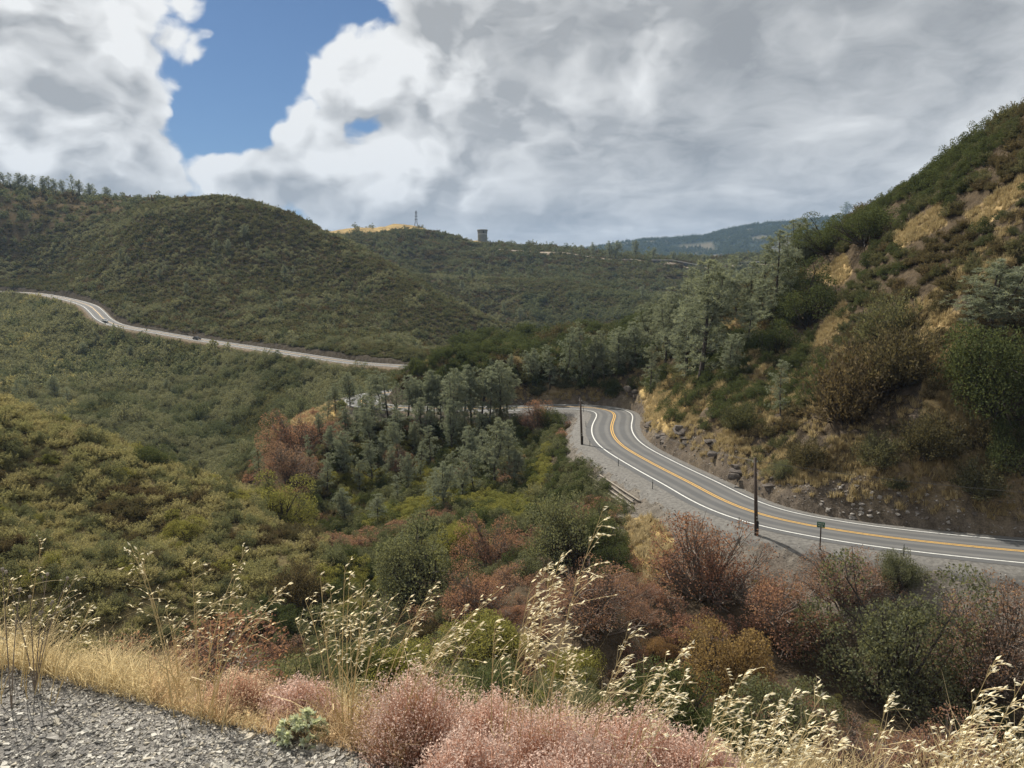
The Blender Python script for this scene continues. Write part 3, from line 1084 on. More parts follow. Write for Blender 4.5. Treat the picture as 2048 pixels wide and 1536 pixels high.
def hi_mesh(sp_, k):
    if (sp_, k) not in HI:
        fm, nm = SPECIES[sp_]
        f, s = GEO[fm, 'hi', k]
        HI[sp_, k] = (f.mesh('foliage', [M[sp_]]), s.mesh('stems', [M['twig'] if fm == 'twiggy' else M['bark']]))
    return HI[sp_, k]


ZONE_TXT = {
    'slope': ('growing on the steep hillside above the road cut', 'shrubs on the steep hillside above the road'),
    'spur': ('on the brushy spur across the gully from the gravel', 'shrubs on the brushy spur'),
    'gully': ('on the pine slope below the road bend', 'shrubs on the pine slope below the bend'),
    'near': ('in the thicket between the gravel edge and the road', 'shrubs in the thicket below the road'),
    'below': ('on the valley side below the distant road', 'bushes below the distant road'),
    'dome': ('on the rounded hill above the distant road', 'bushes on the rounded hill'),
    'back': ('on the far hills below the water tank', 'bushes on the far hills'),
    'ridge': ('on the tree-lined ridge behind the rounded hill', 'bushes on the tree-lined ridge')}
COLTXT = {'chap': 'dark olive chaparral shrub', 'brown': 'brown dry chaparral shrub', 'spur': 'tan-olive dry brush shrub', 'oak': 'dark green oak shrub', 'olive': 'grey-green rounded shrub', 'lime': 'bright yellow-green shrub',
          'red': 'red-brown twiggy shrub', 'rust': 'rusty orange-leaved shrub', 'fargreen': 'dark green round bush', 'farpale': 'pale grey-green round bush'}


LAND = {
    'near': [((1513, 1068), 'the utility pole at the road edge'), ((1640, 1100), 'the green roadside sign'), ((1950, 1180), 'the bare gravel bank'), ((1300, 1120), 'the straw-coloured grass patch'), ((1150, 1420), 'the pink mounds'),
             ((650, 1400), 'the oat clump at the gravel edge'), ((835, 1200), 'the large grey-green bush'), ((1440, 1400), 'the broad rusty-gold bush'), ((1790, 1400), 'the broad grey-green bush'), ((1800, 1500), 'the tall oats on the near slope'), ((1180, 1250), 'the bottom of the gully')],
    'gully': [((600, 850), 'the straw-topped knoll'), ((1100, 880), 'the outer edge of the bend'), ((1190, 960), 'the steel rails on the embankment'), ((760, 840), 'the row of pines along the road'), ((990, 975), 'the dark-trunked pine group'),
              ((750, 1050), 'the lowest slope pines'), ((915, 1110), 'the bright yellow-green bush'), ((835, 1200), 'the large grey-green bush'), ((1140, 1120), 'the tall grey-green bush'), ((540, 1000), 'the toe of the brushy spur'), ((300, 1290), 'the valley floor under the spur')],
    'slope': [((1660, 560), 'the bare grass patch'), ((1850, 350), 'the skyline'), ((1290, 770), 'the straw bank at the bend'), ((1395, 775), 'the tall pine above the cut'), ((1995, 800), 'the large oak'), ((1460, 800), 'the red soil gully'), ((1985, 690), 'the broad pale pine'),
              ((1150, 740), 'the pines behind the bend'), ((1000, 710), 'the low end of the crest'), ((1880, 780), 'the dry grass chute'), ((1830, 450), 'the upper grass strip')],
    'spur': [((0, 800), 'the crest of the spur'), ((450, 960), 'the end of the spur crest'), ((300, 930), 'the dark green bush on the spur'), ((370, 1080), 'the yellow-green bush on the spur'), ((560, 1050), 'the pale yellow-green bush'), ((60, 1080), 'the foot of the spur'), ((120, 930), 'the middle of the spur')],
    'below': [((60, 780), 'the pines behind the spur crest'), ((640, 730), 'the lower stretch of distant road'), ((400, 700), 'the dark car'), ((216, 660), 'the white car'), ((400, 860), 'the valley floor pines')],
    'dome': [((450, 400), 'the hilltop'), ((400, 660), 'the cut bank behind the dark car'), ((240, 600), 'the bend of the distant road'), ((900, 650), 'the foot of the hill')]}
LPOS = {}


def landmark(zone, pos):
    if zone not in LAND: return None
    if zone not in LPOS:
        LPOS[zone] = [hit(q[0], q[1], {'near': 5, 'gully': 50, 'slope': 62, 'spur': 66, 'below': 180, 'dome': 250}[zone]) for q, _ in LAND[zone]]
    d = [math.hypot(pos[0] - q[0], pos[1] - q[1]) for q in LPOS[zone]]
    k = int(np.argmin(d))
    return LAND[zone][k][1]


def put_shrub(sp_, pos, rad, hgt, zone, lod, k, rz, label=None):
    fm, nm = SPECIES[sp_]
    t, gname = ZONE_TXT[zone]
    lab, grp = label, None
    if not label:
        lm = landmark(zone, pos)
        shape = 'small ' if rad < 1.0 else ('large ' if rad > 1.75 else '')
        if hgt / rad > 1.02: shape += 'tall '
        elif hgt / rad < .72: shape += 'low '
        rel = 'near' if rz < 99 else 'by'
        lab = f'{shape}{COLTXT[sp_]} {rel} {lm}' if lm else f'{shape}{COLTXT[sp_]} {t}'
        if lm and zone in ('slope', 'below', 'dome'):
            lab += {'slope': ' on the hillside', 'below': '', 'dome': ''}[zone]
        grp = lab + ' (set)'
    if lod == 'hi':
        o = obj(nm, None, None, lab, 'shrub', grp)
        o.empty_display_size = .2
        fme, sme = hi_mesh(sp_, k)
        obj('foliage', fme, o); obj('stems', sme, o)
    else:
        o = obj(nm, PROTO[sp_, lod, k], None, lab, 'shrub', grp)
    o.location = pos
    o.rotation_euler = (0, 0, rz)
    o.scale = (rad, rad * 1.0, hgt)
    return o


# unlinked library for what nobody could count
def library(name, meshes):
    c = bpy.data.collections.new(name)
    for i, me in enumerate(meshes):
        o = bpy.data.objects.new(f'{name}_{i:02d}', me)
        c.objects.link(o)
    return c


def stuff(name, lib, P, sc, rot, idx, label, cat='shrubs'):
    if not len(P): return None
    me = bpy.data.meshes.new(name)
    me.from_pydata([tuple(p) for p in P], [], [])
    for nm, ty, data in (('scl', 'FLOAT_VECTOR', sc), ('rot', 'FLOAT_VECTOR', rot)):
        a = me.attributes.new(nm, ty, 'POINT'); a.data.foreach_set('vector', np.asarray(data, np.float32).ravel())
    a = me.attributes.new('pick', 'INT', 'POINT'); a.data.foreach_set('value', np.asarray(idx, np.int32))
    o = obj(name, me, None, label, cat, None, 'stuff')
    nt = bpy.data.node_groups.new(name, 'GeometryNodeTree')
    nt.interface.new_socket('Geometry', in_out='INPUT', socket_type='NodeSocketGeometry')
    nt.interface.new_socket('Geometry', in_out='OUTPUT', socket_type='NodeSocketGeometry')
    n = nt.nodes
    gi = n.new('NodeGroupInput'); go = n.new('NodeGroupOutput')
    ci = n.new('GeometryNodeCollectionInfo')
    ci.inputs['Collection'].default_value = lib
    ci.inputs['Separate Children'].default_value = True
    ci.inputs['Reset Children'].default_value = True
    ip = n.new('GeometryNodeInstanceOnPoints')
    ip.inputs['Pick Instance'].default_value = True
    def na(nm, ty):
        q = n.new('GeometryNodeInputNamedAttribute'); q.data_type = ty; q.inputs['Name'].default_value = nm
        return [s for s in q.outputs if s.enabled and s.name == 'Attribute'][0]
    L = nt.links.new
    L(gi.outputs[0], ip.inputs['Points']); L(ci.outputs[0], ip.inputs['Instance'])
    L(na('pick', 'INT'), ip.inputs['Instance Index'])
    L(na('rot', 'FLOAT_VECTOR'), ip.inputs['Rotation']); L(na('scl', 'FLOAT_VECTOR'), ip.inputs['Scale'])
    L(ip.outputs[0], go.inputs[0])
    md = o.modifiers.new('scatter', 'NODES'); md.node_group = nt
    return o


# ------------------------------------------------------------------ hand-placed big shrubs
BIG = [  # species, base px, base py, width px, height px, zone, label
    ('olive', 835, 1200, 250, 190, 'gully', 'large grey-green bush with dark stems at the foot of the pine slope'),
    ('olive', 1140, 1120, 200, 165, 'gully', 'tall grey-green bush beside the pale gravel bank'),
    ('oak', 1205, 1120, 120, 105, 'gully', 'dark green bush touching the straw-coloured grass patch'),
    ('red', 1415, 1195, 250, 165, 'near', 'large red-brown bush in front of the utility pole'),
    ('lime', 915, 1110, 100, 95, 'gully', 'bright yellow-green bush rising behind the large grey-green bush'),
    ('olive', 1790, 1400, 300, 230, 'near', 'broad grey-green bush among red shrubs below the green sign'),
    ('rust', 1440, 1400, 250, 210, 'near', 'broad rusty-gold bush between dark hollows in the thicket'),
    ('olive', 1800, 1175, 90, 85, 'near', 'small grey-green bush hiding a marker post at the road edge'),
    ('red', 1690, 1200, 170, 105, 'near', 'bright red bush just below the green roadside sign'),
    ('red', 1960, 1370, 260, 190, 'near', 'wide red bush below the bare gravel bank'),
    ('red', 1560, 1290, 230, 150, 'near', 'pale red twiggy bush below the utility pole shadow'),
    ('oak', 1230, 1160, 110, 80, 'near', 'low dark green bush under the straw-coloured grass patch'),
    ('lime', 960, 1330, 250, 130, 'near', 'sunlit yellow-green bush behind the pink mounds'),
    ('lime', 1140, 1390, 160, 130, 'near', 'yellow-green bush behind the tall oat stalks'),
    ('olive', 700, 1330, 200, 120, 'near', 'dark grey-green bush behind the oat clump'),
    ('red', 1180, 1250, 230, 130, 'near', 'dark red-brown bush in the middle of the gully'),
    ('red', 950, 1240, 170, 120, 'gully', 'red bush at the foot of the large grey-green bush'),
    ('red', 985, 1130, 130, 110, 'gully', 'dark red bush between the two large grey-green bushes'),
    ('brown', 600, 1200, 120, 90, 'gully', 'brown bush at the toe of the brushy spur'),
    ('oak', 1995, 820, 220, 190, 'slope', 'large dark green oak overhanging the cut bank'),
    ('oak', 1620, 645, 150, 105, 'slope', 'dark green rounded oak below the bare grass patch'),
    ('oak', 1545, 715, 120, 80, 'slope', 'green oak shrub at the top of the red soil gully'),
    ('oak', 1740, 480, 150, 80, 'slope', 'green oak shrub on the skyline of the steep hillside'),
    ('oak', 1660, 500, 120, 60, 'slope', 'green oak shrub just above the bare grass patch'),
    ('chap', 1780, 680, 150, 100, 'slope', 'dark spreading shrub with a bent trunk on the hillside'),
    ('brown', 1700, 830, 210, 160, 'slope', 'large brown-olive shrub hanging over the road cut'),
    ('brown', 1790, 760, 190, 130, 'slope', 'brown-olive shrub above the large hanging shrub'),
    ('brown', 1860, 905, 130, 90, 'slope', 'brown shrub clinging to the cut bank under the grass chute'),
    ('chap', 1955, 985, 120, 70, 'slope', 'low dark shrub on the cut bank below the large oak'),
    ('chap', 1760, 930, 110, 70, 'slope', 'dark shrub on the cut bank above the pale fallen rocks'),
    ('oak', 2035, 930, 120, 110, 'slope', 'dark green shrub low on the shaded end of the cut'),
    ('brown', 1615, 930, 100, 60, 'slope', 'brown shrub on the cut bank behind the green sign'),
    ('chap', 1485, 860, 90, 60, 'slope', 'dark shrub under the red soil gully'),
    ('olive', 1560, 960, 70, 45, 'slope', 'small grey-green shrub on the cut above the culvert marker'),
    ('brown', 1985, 905, 110, 70, 'slope', 'brown shrub under the edge of the large oak'),
    ('olive', 1000, 860, 60, 50, 'gully', 'grey-green bush at the outer edge of the bend'),
    ('red', 1075, 860, 90, 60, 'gully', 'red-brown bush on the outer edge of the road bend'),
    ('oak', 1100, 860, 80, 60, 'gully', 'dark green bush on the outer edge of the road bend'),
    ('red', 590, 900, 110, 80, 'gully', 'red-brown bush hanging below the straw-topped knoll'),
    ('red', 585, 960, 130, 70, 'gully', 'russet bush lower down below the straw-topped knoll'),
    ('red', 800, 950, 80, 60, 'gully', 'russet bush between the slope pines'),
    ('lime', 560, 1050, 150, 90, 'spur', 'pale yellow-green bush at the foot of the brushy spur'),
    ('lime', 370, 1080, 90, 50, 'spur', 'yellow-green bush low on the brushy spur'),
    ('oak', 300, 930, 75, 45, 'spur', 'dark green bush standing out on the brushy spur'),
]
taken = []
for i, (sp_, bx_, by_, wp_, hp_, zone, lab) in enumerate(BIG):
    p = hit(bx_, by_, 6)
    r = math.hypot(p[0], p[1])
    rad = wp_ / 2 / FPX * r * 1.05
    hgt = hp_ / FPX * r / 1.45 * 1.08
    put_shrub(sp_, p - np.array([0, 0, .1 * hgt]), rad, hgt, zone, 'hi', i % 3, rng.uniform(0, 6.28), lab)
    taken.append((p[0], p[1], rad))
taken = np.array(taken)

# ------------------------------------------------------------------ pines
PINE = []
for k in range(5):
    f, st = pine_proto(40 + k, [1, 0, 2, 1, 0][k], sparse=[1, 1, .95, .8, .9][k])
    PINE.append((f.mesh('crown', [M['pine']]), st.mesh('trunk', [M['bark']])))
PT = []  # px, base row, top row, variant, zone
for a_ in [(1395, 775, 520, 0), (1543, 665, 465, 1), (1330, 742, 592, 2), (1500, 645, 525, 3), (1592, 540, 438, 2), (1458, 612, 512, 4), (1425, 605, 540, 3), (1690, 446, 404, 3), (1292, 700, 606, 2), (1562, 835, 722, 4), (1985, 690, 520, 2),
           (1360, 700, 560, 4), (1300, 790, 690, 1), (1415, 690, 545, 0), (1375, 760, 600, 2), (1345, 690, 575, 0), (1315, 720, 605, 3), (1440, 650, 530, 2), (1475, 640, 540, 0), (1520, 660, 545, 2), (1560, 600, 500, 0), (1575, 590, 470, 4), (1610, 535, 470, 2), (1490, 700, 600, 4), (1530, 590, 490, 3), (1460, 760, 670, 2), (1385, 640, 535, 1), (1480, 575, 505, 3), (1440, 720, 640, 1)]:
    PT.append(a_ + ('slope',))
for a_ in [(1240, 765, 655, 2), (1210, 765, 662, 0), (1185, 770, 682, 2), (1137, 780, 655, 3), (1100, 785, 702, 1), (1065, 792, 697, 2), (1020, 800, 707, 0), (980, 805, 716, 1), (1157, 745, 645, 3), (1270, 748, 645, 0),
           (1085, 760, 690, 4), (1165, 775, 705, 1), (930, 800, 735, 2), (1225, 735, 660, 1), (890, 800, 745, 0), (860, 800, 745, 4)]:
    PT.append(a_ + ('bend',))
for a_ in [(700, 818, 745, 2), (762, 828, 742, 0), (795, 835, 762, 1), (832, 838, 760, 2), (853, 842, 742, 0), (882, 855, 750, 3), (907, 872, 738, 2), (942, 855, 732, 0), (1000, 850, 722, 2), (725, 835, 770, 1), (1015, 830, 735, 3),
           (745, 905, 815, 0), (690, 955, 862, 2), (655, 985, 905, 1), (522, 968, 886, 1), (745, 965, 880, 0), (770, 935, 862, 2), (690, 1045, 975, 2), (757, 1052, 985, 0), (890, 1025, 925, 2), (868, 1020, 935, 3), (942, 955, 855, 0),
           (990, 975, 838, 2), (1020, 935, 838, 0), (970, 935, 858, 1), (905, 905, 800, 2), (800, 935, 845, 0), (840, 965, 882, 1), (712, 880, 815, 0), (665, 915, 850, 2), (790, 890, 815, 3), (865, 880, 812, 0), (925, 1000, 925, 2),
           (960, 890, 825, 1), (1030, 980, 900, 2), (672, 828, 765, 0), (742, 822, 750, 2), (778, 838, 748, 4), (815, 842, 752, 0), (868, 846, 748, 2), (925, 862, 742, 1), (962, 850, 735, 0), (975, 872, 745, 4), (845, 880, 795, 0), (745, 880, 800, 2), (690, 890, 815, 0), (780, 960, 890, 1), (860, 930, 850, 4), (815, 985, 905, 2), (950, 985, 900, 4), (655, 840, 790, 1), (830, 905, 842, 2), (620, 930, 870, 4), (720, 990, 915, 3), (905, 985, 905, 1), (800, 1010, 950, 4), (640, 870, 825, 2), (735, 860, 790, 2), (930, 905, 835, 3)]:
    PT.append(a_ + ('gully',))
for a_ in [(110, 800, 752, 2), (60, 790, 757, 0), (30, 800, 760, 1), (140, 815, 775, 4), (430, 745, 720, 1), (260, 715, 690, 0), (165, 715, 685, 2), (350, 800, 770, 2), (330, 790, 757, 0), (395, 760, 735, 3), (225, 760, 735, 1), (430, 850, 825, 2), (405, 870, 840, 0), (450, 860, 832, 1)]:
    PT.append(a_ + ('below',))
for a_ in [(488, 480, 448, 2), (430, 505, 480, 0), (455, 505, 478, 2), (497, 500, 482, 1), (530, 520, 505, 2), (570, 560, 530, 0), (560, 690 - 65, 600, 2), (330, 545, 520, 1), (255, 530, 510, 2), (240, 520, 495, 0), (668, 660, 640, 1), (320, 560, 535, 2), (585, 548, 530, 4), (370, 590, 565, 0)]:
    PT.append(a_ + ('dome',))
for a_ in [(945, 560, 535, 2), (1010, 630, 605, 0), (1040, 640, 615, 2), (1285, 600, 570, 3), (1150, 620, 598, 1), (925, 585, 560, 0), (980, 545, 525, 1), (1218, 512, 482, 3), (1232, 512, 480, 2), (1270, 515, 478, 2), (1305, 520, 495, 0), (1345, 525, 502, 2), (1160, 508, 490, 4),
           (1185, 510, 485, 3), (1110, 503, 493, 0), (1140, 505, 492, 1), (1410, 528, 508, 2)]:
    PT.append(a_ + ('back',))
for a_ in [(8, 372, 345, 0), (22, 374, 346, 1), (38, 376, 346, 2), (52, 378, 350, 0), (66, 380, 350, 4), (82, 380, 352, 0), (96, 381, 352, 1), (112, 384, 358, 0), (126, 386, 360, 2), (148, 388, 350, 4), (158, 390, 360, 2), (180, 392, 366, 2), (212, 398, 374, 2), (245, 401, 384, 1), (278, 403, 388, 2),
           (298, 404, 389, 0), (318, 404, 392, 2), (30, 385, 362, 2), (60, 390, 368, 2), (105, 392, 372, 4), (170, 398, 378, 2), (230, 405, 386, 2), (268, 407, 390, 4), (338, 408, 396, 2)]:
    PT.append(a_ + ('ridge',))
PLAB = {'slope': ('grey-green pine standing on the steep hillside above the road', 'pines on the steep hillside'), 'bend': ('grey-green pine on the dark bank behind the road bend', 'pines behind the road bend'),
        'gully': ('grey-green pine on the slope below the road bend', 'pines on the slope below the bend'), 'below': ('small pine on the valley side below the distant road', 'pines below the distant road'),
        'dome': ('small lone pine on the rounded hill above the distant road', 'pines on the rounded hill'), 'back': ('distant pine on the hills below the water tank', 'pines on the far hills'),
        'ridge': ('dark tree on the ridge behind the rounded hill', 'trees along the far ridge')}
UNIQ = {0: 'tall pine with a long bare trunk rooted at the top of the road cut', 1: 'tall straight pine beside the bare grass patch on the hillside', 10: 'broad pale pine high on the hillside beside the large oak', 7: 'tiny pine alone on the skyline of the steep hillside'}
RM = {'slope': 60, 'bend': 172, 'gully': 60, 'below': 180, 'dome': 300, 'back': 480, 'ridge': 700}
for i, (px_, b_, t_, k, zone) in enumerate(PT):
    p = hit(px_, b_, RM[zone])
    if zone == 'back' and b_ < 530:
        a_, _ = pdir(px_, b_); r_ = 915.0
        p = np.array([r_ * math.sin(a_), r_ * math.cos(a_), float(gz(r_ * math.sin(a_), r_ * math.cos(a_)))])
    if zone == 'ridge':
        a_, _ = pdir(px_, b_); r_ = 800 + (i * 37 % 40)
        p = np.array([r_ * math.sin(a_), r_ * math.cos(a_), float(gz(r_ * math.sin(a_), r_ * math.cos(a_)))])
    r = math.hypot(p[0], p[1])
    _, tt = pdir(px_, t_)
    h = EYE + r * float(tt) - p[2]
    if zone in ('back', 'ridge'):
        h = min(max(h, 4), 22)
    h = max(h, 2.5)
    lab, grp = PLAB[zone]
    if zone == 'slope' and i in UNIQ and i < 11:
        lab, grp = UNIQ[i], None
    if grp and zone in ('gully', 'slope', 'below'):
        lab = f"{['forked', 'slender', 'many-stemmed', 'thin-crowned', 'straight'][k]} {'tall ' if h > 13 else ('small ' if h < 7.5 else '')}grey-green pine near {landmark(zone, p)}"
        grp = lab + ' (set)'
    e = obj('pine_tree', None, None, lab, 'tree', grp)
    obj('trunk', PINE[k][1], e); obj('crown', PINE[k][0], e)
    wd = rng.uniform(.8, 1.25) * {'slope': 1.2, 'gully': 1.15, 'bend': 1.1}.get(zone, 1.3)
    if i in (4, 10): wd *= 1.35
    e.location = p - np.array([0, 0, .1])
    e.scale = (h / 12 * wd, h / 12 * wd, h / 12)
    e.rotation_euler = (rng.normal() * .03, rng.normal() * .03, rng.uniform(0, 6.28))

# ------------------------------------------------------------------ shrub scatter over the hills
PS = []
for (r0, r1, sp0) in [(7, 30, 1.25), (30, 66, 1.6), (66, 140, 1.3), (140, 225, 1.7), (225, 480, 2.15), (480, 760, 2.3), (760, 985, 3.6), (985, 1200, 6.0)]:
    xm = r1 * math.sin(R(38))
    gx, gy = np.meshgrid(np.arange(-xm, xm, sp0), np.arange(r0 * math.cos(R(38)), r1, sp0))
    gx = gx.ravel() + rng.uniform(-.48, .48, gx.size) * sp0; gy = gy.ravel() + rng.uniform(-.48, .48, gy.size) * sp0
    rr = np.hypot(gx, gy)
    m = (rr >= r0) & (rr < r1) & (np.abs(np.arctan2(gx, gy)) < R(37.5))
    gx, gy, rr = gx[m], gy[m], rr[m]
    zz = gz(gx, gy)
    m = visible(gx, gy, zz, 3.5 + rr * .004)
    PS.append(np.c_[gx, gy, zz, rr, np.full(len(rr), sp0)][m])
PS = np.concatenate(PS)
x, y, z, r, sp0 = PS.T
px, py = project(x, y, z)
dr, sg, zr, _ = road_near(x, y)
far_ = (r > 850)
dr[far_] = 500
hl = sg > 0
zone = np.full(len(x), 'gully', object)
spec = np.full(len(x), 'olive', object)
prob = np.full(len(x), .93)
scale = np.ones(len(x))
u = rng.random(len(x)); u2 = rng.random(len(x))
nA_ = fbm(x / 13, y / 13, 3, 101) + .5; nB_ = fbm(x / 30, y / 30, 3, 111) + .5; nC_ = fbm(x / 5, y / 5, 2, 121) + .5


def pick(mask, table):
    """table: (species, weight); patches come from smooth noise mixed with chance"""
    f = np.clip(.5 + (nA_ - .5) * 1.7 + (u - .5) * .75, 0, .9999)
    edges = np.cumsum([w for _, w in table]); edges = edges / edges[-1]
    k = np.searchsorted(edges, f, side='right')
    k = np.clip(k, 0, len(table) - 1)
    names = np.array([t[0] for t in table], object)
    spec[mask] = names[k[mask]]


near_m = (r < 84) & (px > 1100) & ~((r > 60) & hl & (dr < 40))
gul_m = (r < 200) & (px <= 1100)
slope_m = hl & (r > 60) & (r < 262) & (px > 780) & (dr < 160)
valley_near = ~slope_m & (r >= 84) & (r < 200) & (px > 1100)
spur_m = (r > 66) & (r < 172) & inpoly(px, py, [(-400, 600), (0, 760), (220, 840), (420, 925), (520, 980), (660, 1075), (620, 1180), (300, 1300), (-400, 1400)])
below_m = (r >= 172) & (r < 640) & ~hl & (px < 900) & ~spur_m
dome_m = (r >= 240) & (r < 720) & hl & (px < 1045) & ~slope_m
back_m = (r >= 420) & (r < 1300) & ~dome_m & ~below_m
ridge_m = (r >= 715) & (px < 470)
zone[near_m] = 'near'; pick(near_m, [('red', .40), ('rust', .14), ('red', .20), ('olive', .16), ('lime', .04), ('oak', .06)])
pick(gul_m, [('red', .17), ('brown', .13), ('olive', .32), ('oak', .26), ('spur', .06), ('lime', .04)])
zone[valley_near] = 'gully'; pick(valley_near, [('red', .2), ('brown', .25), ('olive', .3), ('oak', .25)])
zone[slope_m] = 'slope'; pick(slope_m, [('brown', .30), ('chap', .42), ('oak', .28)])
mm = slope_m & (px < 1330); pick(mm, [('oak', .5), ('chap', .4), ('brown', .1)])
zone[spur_m] = 'spur'; pick(spur_m, [('brown', .05), ('spur', .42), ('lime', .05), ('olive', .14), ('spur', .34)])
zone[below_m] = 'below'; pick(below_m, [('chap', .16), ('fargreen', .56), ('farpale', .28)])
mm = below_m & (px < 160); pick(mm, [('farpale', .55), ('fargreen', .25), ('spur', .2)])
zone[dome_m] = 'dome'; pick(dome_m, [('chap', .55), ('brown', .2), ('fargreen', .2), ('farpale', .05)])
zone[back_m] = 'back'; pick(back_m, [('chap', .55), ('fargreen', .35), ('brown', .1)])
zone[ridge_m] = 'ridge'; pick(ridge_m, [('fargreen', .5), ('chap', .3), ('brown', .2)])
mm = back_m & (px > 1020) & (px < 1330) & (py > 585) & (nA_ > .45); spec[mm] = 'fargreen'
scale[ridge_m & (u2 > .8)] = 1.4; scale[below_m] = 1.15; scale[mm] = 1.2
prob[ridge_m] = .36
scale[slope_m] = 1.3
scale[spur_m] = 1.12
scale[(r >= 66) & (r < 140) & ~spur_m] = 1.2
prob[(r < 15)] = 0
prob[(r < 52) & (px < 640)] = 0
scale[(r < 34)] = .95
prob[(r < 30) & (px < 900)] = .25
prob[(r > 985) & (px > 500) & (px < 960)] = .03
prob[(r > 985) & ~((px > 500) & (px < 960))] = .6
bare_p = np.zeros(len(x), bool)
for p in BARE:
    for ox_, oy_ in ((0, 6), (0, -12)): bare_p |= inpoly(px + ox_, py + oy_, p)
prob[slope_m & bare_p] = .04
prob[slope_m & (r < 225) & (dr < 22) & (px > 1240)] = .55
prob[slope_m & (r < 225) & (dr < 12) & (px > 1240)] = .28
prob[hl & (dr < 7.5)] = 0
prob[hl & (r > 225) & (dr < 6.6)] = 0
prob[~hl & (dr < 14) & (r < 120) & (px > 1150)] = .25
prob[~hl & (dr < 14) & (r > 85) & (px < 1235)] = .9
prob[~hl & (dr < np.where((px < 1215) & (r > 85), 8.6, 10.5))] = 0.0
prob[~hl & (r > 200) & (dr < 7.6)] = 0
prob[inpoly(px, py, [(1255, 1040), (1300, 1030), (1350, 1080), (1330, 1150), (1280, 1180), (1250, 1100)]) & (r < 100)] = 0
prob[inpoly(px, py, [(555, 860), (560, 810), (700, 795), (690, 850), (620, 860)]) & (r > 140) & (r < 205)] = .03
prob[inpoly(px, py, [(1860, 1130), (2060, 1140), (2060, 1260), (1880, 1200)]) & (r < 84)] = .08
_tp = pdir(965, 500)[0]; prob[(x - 1003 * math.sin(_tp)) ** 2 + (y - 995 * math.cos(_tp)) ** 2 < 24 ** 2] = 0
for (tx, ty, tr) in taken:
    prob[(x - tx) ** 2 + (y - ty) ** 2 < (tr * .8) ** 2] = 0
keep = rng.random(len(x)) < prob
keep &= ~((r > 640) & (r < 850) & (dr < 9))
x, y, z, r, sp0, px, py, zone, spec, scale, u2, nC_ = [q[keep] for q in (x, y, z, r, sp0, px, py, zone, spec, scale, u2, nC_)]
rad = sp0 * .80 * (.60 + .85 * u2) * scale * np.where((zone == 'below'), 1.1, 1.0)
lone = (zone == 'dome') | (zone == 'back')
hgt = rad * np.where(np.isin(spec, ['oak', 'olive', 'fargreen', 'farpale']), .95, .78) * (.8 + .4 * rng.random(len(x)))
hgt[lone] *= .85
big_ = (lone | (zone == 'below')) & (rng.random(len(x)) < .07)
rad[big_] *= 1.45; hgt[big_] *= 1.7
rz = rng.uniform(0, 6.28, len(x)); kk = rng.integers(0, 3, len(x))
app = rad / r
inframe = (px > -60) & (px < 2108) & (py > 0) & (py < 1700)
indiv = np.zeros(len(x), bool)
for sp_ in SPECIES:
    ids = np.nonzero((spec == sp_) & inframe)[0]
    ids = ids[np.argsort(-app[ids])][:230]
    indiv[ids] = True
for i in np.nonzero(indiv)[0]:
    lod = 'hi' if r[i] < 70 else ('mid' if r[i] < 330 else 'lo')
    put_shrub(spec[i], (x[i], y[i], z[i] - .08 * hgt[i]), rad[i], hgt[i], zone[i], lod, int(kk[i]), rz[i])
STUFFTXT = {'near': 'mixed red, rust and green brush filling the thicket below the road', 'gully': 'mixed brush covering the pine slope below the bend', 'slope': 'dark brown-olive brush covering the steep hillside above the road',
            'spur': 'tan-olive brush covering the spur across the gully', 'below': 'green brush covering the valley side below the distant road', 'dome': 'dark olive chaparral covering the rounded hill', 'back': 'dark olive chaparral covering the far hills',
            'ridge': 'scrub covering the ridge behind the rounded hill'}
LIBS = {}
slist = list(SPECIES)
for lod in ('mid', 'lo'):
    LIBS[lod] = library('brush_' + lod, [PROTO[s_, lod, k] for s_ in slist for k in range(3)])
sidx = np.array([slist.index(s_) for s_ in spec]) * 3 + kk
for zn in STUFFTXT:
    for lod, lm in (('mid', r < 330), ('lo', r >= 330)):
        m = (~indiv) & (zone == zn) & lm
        if m.sum() == 0: continue
        nm = {'near': 'thicket_brush', 'gully': 'slope_brush', 'slope': 'hillside_brush', 'spur': 'spur_brush', 'below': 'valley_brush', 'dome': 'hill_chaparral', 'back': 'far_chaparral', 'ridge': 'ridge_scrub'}[zn]
        txt = STUFFTXT[zn] + ('' if lod == 'mid' or zn not in ('below', 'dome') else ', farther part')
        stuff(nm, LIBS[lod], np.c_[x, y, z - .08 * hgt][m], np.c_[rad, rad, hgt][m], np.c_[0 * rz, 0 * rz, rz][m], sidx[m], txt, 'brush')
print('scatter', len(x), 'indiv', int(indiv.sum()))

# far mountain woods
xm = 2600
gx = rng.uniform(-xm, xm, 60000); gy = rng.uniform(2300, 4050, 60000)
rr = np.hypot(gx, gy); zz = gz(gx, gy)
m = (np.abs(np.arctan2(gx, gy)) < R(38)) & visible(gx, gy, zz, 12) & (fbm(gx / 90, gy / 90, 4, 88) < .22)
lib = library('far_tree', [PROTO['oak', 'lo', k] for k in range(3)])
n = int(m.sum())
s_ = rng.uniform(4, 8, n)
stuff('mountain_woods', lib, np.c_[gx, gy, zz][m], np.c_[s_, s_, s_ * rng.uniform(.8, 1.7, n)], np.c_[np.zeros(n), np.zeros(n), rng.uniform(0, 6, n)], rng.integers(0, 3, n), 'dark woods covering the blue distant mountain', 'woods')

